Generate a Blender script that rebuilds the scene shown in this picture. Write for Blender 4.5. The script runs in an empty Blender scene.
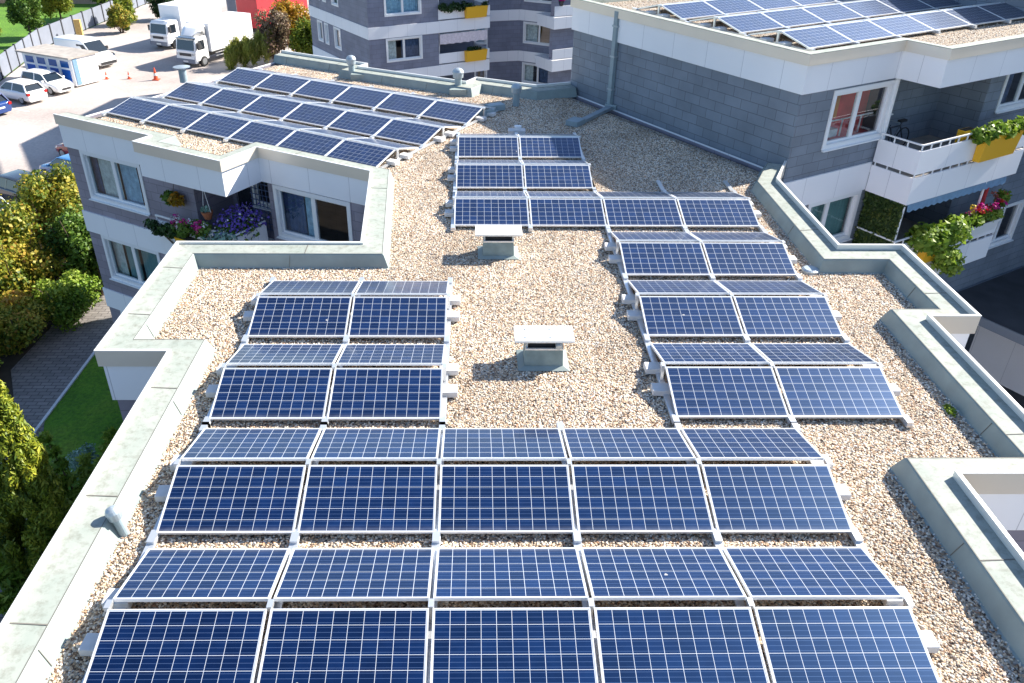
import bpy, bmesh, math, random
import numpy as np
from mathutils import Vector, Matrix, Euler

R = math.radians
scene = bpy.context.scene
COL = scene.collection

# ------------------------------------------------------------------ camera
cam_d = bpy.data.cameras.new("camera")
cam = bpy.data.objects.new("camera", cam_d)
COL.objects.link(cam)
cr = Vector((0.9999024674, -0.0112611375, 0.0082608969))
cu = Vector((-0.0012128856, 0.5192394024, 0.8546279728))
cf = Vector((0.0139134663, 0.8545546382, -0.5191751012))
M = Matrix(((cr.x, cu.x, -cf.x, -0.40808), (cr.y, cu.y, -cf.y, 0.0),
            (cr.z, cu.z, -cf.z, 7.13901), (0, 0, 0, 1)))
cam.matrix_world = M
cam_d.sensor_width = 36.0
cam_d.sensor_fit = 'HORIZONTAL'
cam_d.lens = 36.0 * 811.3187 / 1024.0
cam_d.shift_x = 27.768 / 1024.0
cam_d.clip_start = 0.1
cam_d.clip_end = 3000.0
scene.camera = cam

# ------------------------------------------------------------------ light
SUN_AZ, SUN_EL = 28.5, 34.0
world = bpy.data.worlds.new("World")
scene.world = world
world.use_nodes = True
wn = world.node_tree
wn.nodes.clear()
sky = wn.nodes.new("ShaderNodeTexSky")
sky.sky_type = 'NISHITA'
sky.sun_disc = False
sky.sun_elevation = R(SUN_EL)
sky.sun_rotation = R(90.0 - SUN_AZ)
sky.altitude = 100
sky.air_density = 1.0
sky.dust_density = 0.7
sky.ozone_density = 3.0
wb = wn.nodes.new("ShaderNodeBackground")
wb.inputs[1].default_value = 0.085
wo = wn.nodes.new("ShaderNodeOutputWorld")
wn.links.new(sky.outputs[0], wb.inputs[0])
wn.links.new(wb.outputs[0], wo.inputs[0])

sun_d = bpy.data.lights.new("sun", 'SUN')
sun_d.energy = 4.8
sun_d.angle = R(0.5)
sun_d.color = (1.0, 0.935, 0.83)
sun = bpy.data.objects.new("sun", sun_d)
COL.objects.link(sun)
sd = Vector((math.cos(R(SUN_EL)) * math.cos(R(SUN_AZ)), math.cos(R(SUN_EL)) * math.sin(R(SUN_AZ)), math.sin(R(SUN_EL))))
sun.rotation_euler = sd.to_track_quat('Z', 'Y').to_euler()
sun.location = sd * 60

vs = scene.view_settings
vs.view_transform = 'Standard'
vs.look = 'None'
vs.exposure = 1.50
vs.gamma = 1.0
vs.use_curve_mapping = False

rng = random.Random(7)
nrng = np.random.default_rng(11)

# ------------------------------------------------------------------ materials
MATS = {}


def newmat(name):
    m = bpy.data.materials.new(name)
    m.use_nodes = True
    nt = m.node_tree
    b = nt.nodes["Principled BSDF"]
    MATS[name] = m
    return m, nt, b


def N(nt, kind, **kw):
    n = nt.nodes.new("ShaderNode" + kind)
    for k, v in kw.items():
        if k.startswith("i_"):
            n.inputs[k[2:].replace("_", " ")].default_value = v
        else:
            setattr(n, k, v)
    return n


def ramp(nt, stops, interp='LINEAR'):
    n = nt.nodes.new("ShaderNodeValToRGB")
    cr_ = n.color_ramp
    cr_.interpolation = interp
    while len(cr_.elements) < len(stops):
        cr_.elements.new(0.5)
    for e, (p, c) in zip(cr_.elements, stops):
        e.position = p
        e.color = (*c, 1.0) if len(c) == 3 else c
    return n


def plain(name, col, rough=0.6, metal=0.0, spec=0.5, var=0.0, scale=3.0, bump=0.0, coat=0.0):
    m, nt, b = newmat(name)
    b.inputs['Base Color'].default_value = (*col, 1)
    b.inputs['Roughness'].default_value = rough
    b.inputs['Metallic'].default_value = metal
    b.inputs['Specular IOR Level'].default_value = spec
    b.inputs['Coat Weight'].default_value = coat
    if var > 0 or bump > 0:
        tc = N(nt, "TexCoord")
        no = N(nt, "TexNoise")
        no.inputs['Scale'].default_value = scale
        no.inputs['Detail'].default_value = 6
        nt.links.new(tc.outputs['Object'], no.inputs['Vector'])
        if var > 0:
            a = tuple(max(0, c * (1 - var)) for c in col)
            c2 = tuple(min(1, c * (1 + var)) for c in col)
            rp = ramp(nt, [(0.3, a), (0.7, c2)])
            nt.links.new(no.outputs['Fac'], rp.inputs[0])
            nt.links.new(rp.outputs[0], b.inputs['Base Color'])
        if bump > 0:
            bp = N(nt, "Bump")
            bp.inputs['Strength'].default_value = bump
            bp.inputs['Distance'].default_value = 0.02
            nt.links.new(no.outputs['Fac'], bp.inputs['Height'])
            nt.links.new(bp.outputs[0], b.inputs['Normal'])
    return m


def tiled(name, col, mortar, bw, rh, ms, var=0.12, rough=0.6, bump=0.4, offset=0.5, noise=0.15, nscale=1.2, spec=0.4):
    """courses laid by wall metres (u along the wall, v up)"""
    m, nt, b = newmat(name)
    uv = N(nt, "UVMap")
    br = N(nt, "TexBrick")
    br.offset = offset
    br.inputs['Scale'].default_value = 1.0
    br.inputs['Mortar Size'].default_value = ms
    br.inputs['Mortar Smooth'].default_value = 0.1
    br.inputs['Brick Width'].default_value = bw
    br.inputs['Row Height'].default_value = rh
    br.inputs['Bias'].default_value = 0.0
    br.inputs['Color1'].default_value = (*[c * (1 - var) for c in col], 1)
    br.inputs['Color2'].default_value = (*[min(1, c * (1 + var)) for c in col], 1)
    br.inputs['Mortar'].default_value = (*mortar, 1)
    nt.links.new(uv.outputs[0], br.inputs['Vector'])
    tc = N(nt, "TexCoord")
    no = N(nt, "TexNoise")
    no.inputs['Scale'].default_value = nscale
    no.inputs['Detail'].default_value = 7
    nt.links.new(tc.outputs['Object'], no.inputs['Vector'])
    rp = ramp(nt, [(0.25, (1 - noise,) * 3), (0.75, (1 + noise * .5,) * 3)])
    nt.links.new(no.outputs['Fac'], rp.inputs[0])
    mx = N(nt, "Mix", data_type='RGBA', blend_type='MULTIPLY')
    mx.inputs['Factor'].default_value = 1
    nt.links.new(br.outputs['Color'], mx.inputs['A'])
    nt.links.new(rp.outputs[0], mx.inputs['B'])
    nt.links.new(mx.outputs['Result'], b.inputs['Base Color'])
    b.inputs['Roughness'].default_value = rough
    b.inputs['Specular IOR Level'].default_value = spec
    bp = N(nt, "Bump")
    bp.invert = True
    bp.inputs['Strength'].default_value = bump
    bp.inputs['Distance'].default_value = 0.01
    nt.links.new(br.outputs['Fac'], bp.inputs['Height'])
    nt.links.new(bp.outputs[0], b.inputs['Normal'])
    return m


def leafmat(name, stops, trans=0.25, rough=0.5):
    m, nt, b = newmat(name)
    at = N(nt, "Attribute", attribute_name="rnd")
    rp = ramp(nt, stops)
    nt.links.new(at.outputs['Fac'], rp.inputs[0])
    nt.links.new(rp.outputs[0], b.inputs['Base Color'])
    b.inputs['Roughness'].default_value = rough
    b.inputs['Specular IOR Level'].default_value = 0.3
    tr = N(nt, "BsdfTranslucent")
    nt.links.new(rp.outputs[0], tr.inputs['Color'])
    ms = N(nt, "MixShader")
    ms.inputs[0].default_value = trans
    out = nt.nodes["Material Output"]
    nt.links.new(b.outputs[0], ms.inputs[1])
    nt.links.new(tr.outputs[0], ms.inputs[2])
    nt.links.new(ms.outputs[0], out.inputs[0])
    return m


STONES = [(0.0, (.045, .036, .032)), (0.08, (.22, .14, .09)), (0.16, (.52, .36, .23)), (0.34, (.68, .52, .37)),
          (0.53, (.78, .65, .49)), (0.70, (.86, .77, .65)), (0.85, (.88, .85, .78)), (0.93, (.17, .145, .13)), (1.0, (.58, .32, .18))]


def gravel_mats():
    m, nt, b = newmat("gravel_bed")
    tc = N(nt, "TexCoord")
    vo = N(nt, "TexVoronoi")
    vo.inputs['Scale'].default_value = 34
    nt.links.new(tc.outputs['Object'], vo.inputs['Vector'])
    sp = N(nt, "SeparateColor")
    nt.links.new(vo.outputs['Color'], sp.inputs[0])
    rp = ramp(nt, [(p, tuple(x * .55 for x in c)) for p, c in STONES])  # stone colours darkened to paint deeper shade into the gaps between pebbles
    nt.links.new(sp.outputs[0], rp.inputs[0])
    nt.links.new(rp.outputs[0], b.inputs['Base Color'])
    b.inputs['Roughness'].default_value = 0.9
    bp = N(nt, "Bump")
    bp.invert = True
    bp.inputs['Strength'].default_value = 1.0
    bp.inputs['Distance'].default_value = 0.03
    nt.links.new(vo.outputs['Distance'], bp.inputs['Height'])
    nt.links.new(bp.outputs[0], b.inputs['Normal'])
    m, nt, b = newmat("pebble")
    oi = N(nt, "ObjectInfo")
    rp = ramp(nt, STONES)
    nt.links.new(oi.outputs['Random'], rp.inputs[0])
    # broad silt and washed patches over the roof
    nz = N(nt, "TexNoise"); nz.inputs['Scale'].default_value = .55; nz.inputs['Detail'].default_value = 5
    nt.links.new(oi.outputs['Location'], nz.inputs['Vector'])
    nr = ramp(nt, [(.32, (.70, .68, .66)), (.50, (.96, .95, .94)), (.68, (1.12, 1.10, 1.08))])
    nt.links.new(nz.outputs['Fac'], nr.inputs[0])
    mx = N(nt, "Mix", data_type='RGBA', blend_type='MULTIPLY'); mx.inputs['Factor'].default_value = 1
    nt.links.new(rp.outputs[0], mx.inputs['A']); nt.links.new(nr.outputs[0], mx.inputs['B'])
    nt.links.new(mx.outputs['Result'], b.inputs['Base Color'])
    b.inputs['Roughness'].default_value = 0.75
    b.inputs['Specular IOR Level'].default_value = 0.3


gravel_mats()


def coping_mat(name, base, green, rust):
    m, nt, b = newmat(name)
    tc = N(nt, "TexCoord")
    n1 = N(nt, "TexNoise"); n1.inputs['Scale'].default_value = 1.6; n1.inputs['Detail'].default_value = 10; n1.inputs['Roughness'].default_value = .65
    n2 = N(nt, "TexNoise"); n2.inputs['Scale'].default_value = 7; n2.inputs['Detail'].default_value = 8; n2.inputs['Roughness'].default_value = .7
    for n in (n1, n2):
        nt.links.new(tc.outputs['Object'], n.inputs['Vector'])
    r1 = ramp(nt, [(0.28, green), (0.68, base)])
    nt.links.new(n1.outputs['Fac'], r1.inputs[0])
    r2 = ramp(nt, [(0.30, (.50, .47, .41)), (0.52, (1, 1, 1))])
    nt.links.new(n2.outputs['Fac'], r2.inputs[0])
    mx = N(nt, "Mix", data_type='RGBA', blend_type='MULTIPLY')
    mx.inputs['Factor'].default_value = .7
    nt.links.new(r1.outputs[0], mx.inputs['A'])
    nt.links.new(r2.outputs[0], mx.inputs['B'])
    n3 = N(nt, "TexNoise"); n3.inputs['Scale'].default_value = 0.55; n3.inputs['Detail'].default_value = 4
    nt.links.new(tc.outputs['Object'], n3.inputs['Vector'])
    r3 = ramp(nt, [(0.70, (0, 0, 0)), (0.78, (1, 1, 1))])
    nt.links.new(n3.outputs['Fac'], r3.inputs[0])
    m2 = N(nt, "Mix", data_type='RGBA')
    m2.inputs['B'].default_value = (*rust, 1)
    nt.links.new(r3.outputs[0], m2.inputs['Factor'])
    nt.links.new(mx.outputs['Result'], m2.inputs['A'])
    nt.links.new(m2.outputs['Result'], b.inputs['Base Color'])
    b.inputs['Roughness'].default_value = 0.75
    bp = N(nt, "Bump"); bp.inputs['Strength'].default_value = .15; bp.inputs['Distance'].default_value = .01
    nt.links.new(n2.outputs['Fac'], bp.inputs['Height'])
    nt.links.new(bp.outputs[0], b.inputs['Normal'])


coping_mat("coping", (.355, .37, .335), (.25, .29, .255), (.31, .21, .11))
coping_mat("membrane", (.70, .70, .66), (.60, .64, .58), (.5, .45, .36))
plain("upstand", (.245, .295, .285), .7, var=.12, scale=2.5, bump=.1)
plain("lip_metal", (.74, .74, .72), .4, metal=.3)
plain("fascia_metal", (.80, .72, .61), .42, metal=.35, var=.06, scale=.6)
tiled("white_panel", (.86, .86, .88), (.58, .58, .61), 1.32, 40.0, .008, var=.015, rough=.5, bump=.3, offset=0, noise=.05, nscale=.5)
tiled("slate", (.27, .25, .30), (.17, .155, .19), .62, .27, .008, var=.09, rough=.55, bump=.5, noise=.2)
tiled("slate_far", (.20, .215, .285), (.13, .14, .19), .62, .27, .007, var=.07, rough=.55, bump=.4, noise=.2)
tiled("slate_big", (.195, .23, .28), (.11, .13, .16), .60, .27, .008, var=.08, rough=.55, bump=.5, noise=.2)
plain("window_white", (.80, .81, .82), .35)
plain("seam_dark", (.16, .15, .13), .8)
plain("alu", (.70, .72, .74), .38, metal=.7)
plain("alu_frame", (.80, .81, .82), .35, metal=.35)
plain("galvanised", (.38, .44, .48), .5, metal=.5, var=.15, scale=5)
plain("ballast", (.62, .62, .62), .8, var=.08, scale=6, bump=.15)
plain("fibre_cement", (.19, .25, .25), .85, var=.2, scale=5, bump=.15)
plain("slab_white", (.80, .79, .75), .8, var=.08, scale=4)
plain("pipe_grey", (.26, .33, .36), .5, var=.1, scale=4)
plain("dark_void", (.02, .02, .022), .9)
plain("plastic_black", (.025, .025, .028), .5)
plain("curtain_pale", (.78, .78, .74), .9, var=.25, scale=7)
plain("curtain_blue", (.10, .14, .26), .9, var=.3, scale=6)
plain("curtain_sky_reflection", (.45, .66, .85), .9, var=.25, scale=6)  # sky blue for curtains, also painting the sky reflected in wing panes
plain("room_red", (.80, .06, .06), .8, var=.35, scale=1.8)
plain("room_orange", (.80, .28, .06), .8, var=.35, scale=1.8)
plain("blind_teal", (.20, .36, .36), .8, var=.1, scale=2)
plain("room_dark", (.035, .04, .05), .9)
plain("planter_yellow", (.78, .42, .015), .5)
plain("terracotta", (.42, .14, .06), .8)
plain("awning_blue", (.16, .28, .42), .8, var=.12, scale=8)
plain("cloth_pink", (.70, .62, .66), .9, var=.12, scale=9)
plain("cloth_red", (.50, .05, .05), .9)
plain("white_paint", (.82, .82, .82), .25, coat=.5)
plain("van_white", (.80, .82, .82), .25, coat=.5)
plain("box_white", (.85, .85, .86), .45)
plain("paint_blue", (.015, .05, .20), .2, coat=.8)
plain("paint_lightblue", (.04, .18, .42), .2, coat=.8)
plain("paint_red", (.35, .01, .02), .2, coat=.8)
plain("paint_dark", (.02, .025, .035), .2, coat=.8)
plain("paint_silver", (.45, .50, .56), .25, metal=.5, coat=.5)
plain("car_glass", (.012, .02, .028), .04, spec=.8)
plain("tyre", (.02, .02, .02), .85)
plain("rim", (.55, .56, .58), .3, metal=.8)
plain("lamp_glass", (.75, .78, .80), .1)
plain("lamp_red", (.40, .01, .01), .2)
plain("grille", (.03, .03, .035), .5)
plain("door_blue", (.01, .10, .45), .4)
plain("glass_blue", (.02, .09, .30), .15)
plain("roof_felt", (.34, .31, .28), .9, var=.2, scale=2)
plain("trailer_red", (.45, .02, .03), .45, var=.1, scale=1)
plain("cone_orange", (.70, .09, .03), .6)
plain("bark", (.10, .07, .05), .9, var=.3, scale=6, bump=.4)
plain("wood_yellow", (.55, .36, .12), .8, var=.2, scale=5)
plain("tan_wall", (.36, .26, .20), .9, var=.15, scale=.8)
plain("house_white", (.72, .72, .70), .8)
plain("fence_grey", (.17, .19, .235), .7, var=.08, scale=1)
plain("soil", (.045, .035, .025), 1.0, var=.3, scale=2)
plain("moss", (.05, .10, .015), 1.0, var=.4, scale=20)
plain("asphalt_dark", (.045, .048, .055), .9, var=.2, scale=1.5)
plain("paper_card", (.8, .75, .55), .8)


def ground_mats():
    m, nt, b = newmat("parking")
    tc = N(nt, "TexCoord")
    n1 = N(nt, "TexNoise"); n1.inputs['Scale'].default_value = .16; n1.inputs['Detail'].default_value = 6
    n2 = N(nt, "TexNoise"); n2.inputs['Scale'].default_value = 6; n2.inputs['Detail'].default_value = 6
    for n in (n1, n2):
        nt.links.new(tc.outputs['Object'], n.inputs['Vector'])
    r1 = ramp(nt, [(0.35, (.34, .295, .275)), (0.55, (.44, .395, .37)), (.72, (.50, .455, .42))])
    nt.links.new(n1.outputs['Fac'], r1.inputs[0])
    r2 = ramp(nt, [(0.3, (.82, .82, .82)), (0.7, (1.08, 1.06, 1.04))])
    nt.links.new(n2.outputs['Fac'], r2.inputs[0])
    mx = N(nt, "Mix", data_type='RGBA', blend_type='MULTIPLY'); mx.inputs['Factor'].default_value = 1
    nt.links.new(r1.outputs[0], mx.inputs['A']); nt.links.new(r2.outputs[0], mx.inputs['B'])
    nt.links.new(mx.outputs['Result'], b.inputs['Base Color'])
    b.inputs['Roughness'].default_value = .9
    m, nt, b = newmat("lawn")
    tc = N(nt, "TexCoord")
    n1 = N(nt, "TexNoise"); n1.inputs['Scale'].default_value = .35; n1.inputs['Detail'].default_value = 8
    n2 = N(nt, "TexNoise"); n2.inputs['Scale'].default_value = 9; n2.inputs['Detail'].default_value = 6
    for n in (n1, n2):
        nt.links.new(tc.outputs['Object'], n.inputs['Vector'])
    r1 = ramp(nt, [(0.3, (.055, .15, .008)), (0.55, (.09, .22, .010)), (.75, (.16, .25, .02))])
    nt.links.new(n1.outputs['Fac'], r1.inputs[0])
    r2 = ramp(nt, [(0.3, (.6, .6, .6)), (0.7, (1.2, 1.2, 1.1))])
    nt.links.new(n2.outputs['Fac'], r2.inputs[0])
    mx = N(nt, "Mix", data_type='RGBA', blend_type='MULTIPLY'); mx.inputs['Factor'].default_value = 1
    nt.links.new(r1.outputs[0], mx.inputs['A']); nt.links.new(r2.outputs[0], mx.inputs['B'])
    nt.links.new(mx.outputs['Result'], b.inputs['Base Color'])
    b.inputs['Roughness'].default_value = 1.0
    bp = N(nt, "Bump"); bp.inputs['Strength'].default_value = .8; bp.inputs['Distance'].default_value = .08
    nt.links.new(n2.outputs['Fac'], bp.inputs['Height']); nt.links.new(bp.outputs[0], b.inputs['Normal'])


ground_mats()
tiled("paving", (.23, .21, .20), (.10, .09, .085), .40, .20, .016, var=.15, rough=.9, bump=.5, noise=.25, nscale=.6)


def cell_mat():
    m, nt, b = newmat("solar_cells")
    uv = N(nt, "UVMap")
    sx = N(nt, "SeparateXYZ")
    nt.links.new(uv.outputs[0], sx.inputs[0])

    def mth(op, a, bb=None, c=None):
        n = N(nt, "Math", operation=op)
        for i, x in enumerate((a, bb, c)):
            if x is None:
                continue
            if isinstance(x, (int, float)):
                n.inputs[i].default_value = x
            else:
                nt.links.new(x, n.inputs[i])
        return n.outputs[0]

    def line(coord, hw):
        f = mth('FRACT', coord)
        d = mth('MINIMUM', f, mth('SUBTRACT', 1.0, f))
        return mth('LESS_THAN', d, hw)
    gx = line(sx.outputs[0], .0155)
    gy = line(sx.outputs[1], .0155)
    # outside the cell field: white backsheet margin
    ox = mth('GREATER_THAN', mth('ABSOLUTE', mth('SUBTRACT', sx.outputs[0], 5.0)), 5.0)
    oy = mth('GREATER_THAN', mth('ABSOLUTE', mth('SUBTRACT', sx.outputs[1], 3.0)), 3.0)
    grid = mth('MAXIMUM', mth('MAXIMUM', gx, gy), mth('MAXIMUM', ox, oy))
    # three bus bars along each cell row
    fb = mth('FRACT', mth('MULTIPLY', sx.outputs[1], 3.0))
    bus = mth('LESS_THAN', mth('ABSOLUTE', mth('SUBTRACT', fb, 0.5)), .045)
    # cell to cell tint
    fl = N(nt, "VectorMath", operation='FLOOR')
    nt.links.new(uv.outputs[0], fl.inputs[0])
    oi = N(nt, "ObjectInfo")
    ad = N(nt, "VectorMath", operation='ADD')
    cb = N(nt, "CombineXYZ")
    nt.links.new(mth('MULTIPLY', oi.outputs['Random'], 77.0), cb.inputs[2])
    nt.links.new(fl.outputs[0], ad.inputs[0]); nt.links.new(cb.outputs[0], ad.inputs[1])
    wnz = N(nt, "TexWhiteNoise", noise_dimensions='3D')
    nt.links.new(ad.outputs[0], wnz.inputs['Vector'])
    pv = ramp(nt, [(0.0, (.72, .78, .85)), (1.0, (1.25, 1.2, 1.15))])
    nt.links.new(oi.outputs['Random'], pv.inputs[0])
    rp = ramp(nt, [(0.0, (.001, .0055, .026)), (0.5, (.0014, .008, .038)), (1.0, (.0025, .013, .056))])
    nt.links.new(wnz.outputs['Value'], rp.inputs[0])
    tc = N(nt, "TexCoord")
    nz = N(nt, "TexNoise"); nz.inputs['Scale'].default_value = 9; nz.inputs['Detail'].default_value = 4
    nt.links.new(tc.outputs['Object'], nz.inputs['Vector'])
    nr = ramp(nt, [(0.3, (.75, .8, .85)), (0.7, (1.25, 1.2, 1.15))])
    nt.links.new(nz.outputs['Fac'], nr.inputs[0])
    mm = N(nt, "Mix", data_type='RGBA', blend_type='MULTIPLY'); mm.inputs['Factor'].default_value = 1
    nt.links.new(rp.outputs[0], mm.inputs['A']); nt.links.new(nr.outputs[0], mm.inputs['B'])
    mp = N(nt, "Mix", data_type='RGBA', blend_type='MULTIPLY'); mp.inputs['Factor'].default_value = 1
    nt.links.new(mm.outputs['Result'], mp.inputs['A']); nt.links.new(pv.outputs[0], mp.inputs['B'])
    mm = mp
    m1 = N(nt, "Mix", data_type='RGBA')
    nt.links.new(mth('MULTIPLY', bus, .45), m1.inputs['Factor'])
    nt.links.new(mm.outputs['Result'], m1.inputs['A'])
    m1.inputs['B'].default_value = (.10, .16, .30, 1)
    m2 = N(nt, "Mix", data_type='RGBA')
    nt.links.new(grid, m2.inputs['Factor'])
    nt.links.new(m1.outputs['Result'], m2.inputs['A'])
    m2.inputs['B'].default_value = (.52, .56, .62, 1)
    # a few dried droppings and a dust film along the low edge
    va = N(nt, "VectorMath", operation='ADD')
    nt.links.new(tc.outputs['Object'], va.inputs[0]); nt.links.new(cb.outputs[0], va.inputs[1])
    vo = N(nt, "TexVoronoi"); vo.inputs['Scale'].default_value = 1.15
    nt.links.new(va.outputs[0], vo.inputs['Vector'])
    nd = N(nt, "TexNoise"); nd.inputs['Scale'].default_value = 30
    nt.links.new(va.outputs[0], nd.inputs['Vector'])
    spot = mth('LESS_THAN', mth('ADD', vo.outputs['Distance'], mth('MULTIPLY', nd.outputs['Fac'], .05)), .052)
    film = mth('MULTIPLY', mth('MAXIMUM', mth('SUBTRACT', 1.0, mth('MULTIPLY', sx.outputs[1], 2.2)), 0.0), mth('MULTIPLY', nz.outputs['Fac'], .22))
    m4 = N(nt, "Mix", data_type='RGBA')
    nt.links.new(mth('MAXIMUM', mth('MULTIPLY', spot, .7), film), m4.inputs['Factor'])
    nt.links.new(m2.outputs['Result'], m4.inputs['A'])
    m4.inputs['B'].default_value = (.52, .50, .45, 1)
    nt.links.new(m4.outputs['Result'], b.inputs['Base Color'])
    b.inputs['Roughness'].default_value = .36
    b.inputs['IOR'].default_value = 1.52
    b.inputs['Specular IOR Level'].default_value = .85
    m3 = N(nt, "Mix", data_type='RGBA')
    nt.links.new(grid, m3.inputs['Factor'])
    m3.inputs['A'].default_value = (.10, .40, 1.0, 1); m3.inputs['B'].default_value = (1, 1, 1, 1)
    nt.links.new(m3.outputs['Result'], b.inputs['Specular Tint'])
    b.inputs['Sheen Weight'].default_value = 0.05
    b.inputs['Sheen Roughness'].default_value = 0.35
    b.inputs['Sheen Tint'].default_value = (1, .98, .95, 1)
    b.inputs['Coat Weight'].default_value = 0.5
    b.inputs['Coat Roughness'].default_value = 0.12
    b.inputs['Coat IOR'].default_value = 1.4


cell_mat()


def glass_mat():
    m, nt, b = newmat("window_glass")
    nt.nodes.remove(b)
    tr = N(nt, "BsdfTransparent"); tr.inputs[0].default_value = (.72, .80, .82, 1)
    gl = N(nt, "BsdfGlossy"); gl.inputs['Roughness'].default_value = .015
    gl.inputs['Color'].default_value = (.95, .97, 1, 1)
    lw_ = N(nt, "LayerWeight"); lw_.inputs[0].default_value = .5      # same from either side of the pane
    pw_ = N(nt, "Math", operation='POWER'); pw_.inputs[1].default_value = 3.6
    nt.links.new(lw_.outputs['Facing'], pw_.inputs[0])
    fr = N(nt, "Math", operation='MULTIPLY_ADD'); fr.inputs[1].default_value = .85; fr.inputs[2].default_value = .09
    nt.links.new(pw_.outputs[0], fr.inputs[0])
    ms = N(nt, "MixShader")
    nt.links.new(fr.outputs[0], ms.inputs[0]); nt.links.new(tr.outputs[0], ms.inputs[1]); nt.links.new(gl.outputs[0], ms.inputs[2])
    nt.links.new(ms.outputs[0], nt.nodes["Material Output"].inputs[0])


glass_mat()

leafmat("leaf_mid", [(0, (.035, .085, .012)), (.5, (.08, .16, .02)), (1, (.17, .25, .035))])
leafmat("leaf_yellowgreen", [(0, (.07, .12, .012)), (.5, (.17, .23, .02)), (1, (.34, .33, .03))], trans=.35)
leafmat("leaf_autumn", [(0, (.05, .10, .015)), (.25, (.12, .18, .02)), (.5, (.30, .29, .03)), (.8, (.50, .40, .06)), (1, (.46, .24, .05))], trans=.35)
leafmat("leaf_orange", [(0, (.12, .12, .02)), (.5, (.40, .25, .02)), (1, (.55, .24, .02))], trans=.35)
leafmat("leaf_purple", [(0, (.09, .05, .04)), (.5, (.16, .10, .07)), (1, (.24, .20, .10))])
leafmat("leaf_thuja", [(0, (.06, .11, .012)), (.5, (.20, .25, .02)), (1, (.42, .40, .04))], trans=.15)
leafmat("leaf_dark", [(0, (.012, .035, .010)), (.6, (.03, .07, .018)), (1, (.06, .12, .025))], trans=.15)
leafmat("leaf_bluegreen", [(0, (.13, .24, .19)), (1, (.28, .42, .35))], trans=.1)
leafmat("leaf_reed", [(0, (.18, .24, .03)), (.6, (.36, .38, .07)), (1, (.55, .48, .18))], trans=.3)
leafmat("leaf_fresh", [(0, (.08, .17, .02)), (.5, (.20, .31, .03)), (1, (.40, .48, .09))], trans=.35)
leafmat("leaf_mat", [(0, (.025, .05, .012)), (.6, (.06, .10, .02)), (1, (.14, .15, .03))], trans=.05)
for nm, c in dict(pink=(.65, .06, .28), magenta=(.45, .01, .22), red=(.55, .02, .03), white=(.80, .80, .80), violet=(.16, .10, .48), salmon=(.70, .20, .12), yellow=(.7, .5, .03)).items():
    leafmat("petal_" + nm, [(0, tuple(x * .75 for x in c)), (1, tuple(min(1, x * 1.15) for x in c))], trans=.2)


# ------------------------------------------------------------------ helpers
ROOT = {}          # object name -> world offset of its frame (for parts given in world metres)


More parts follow.
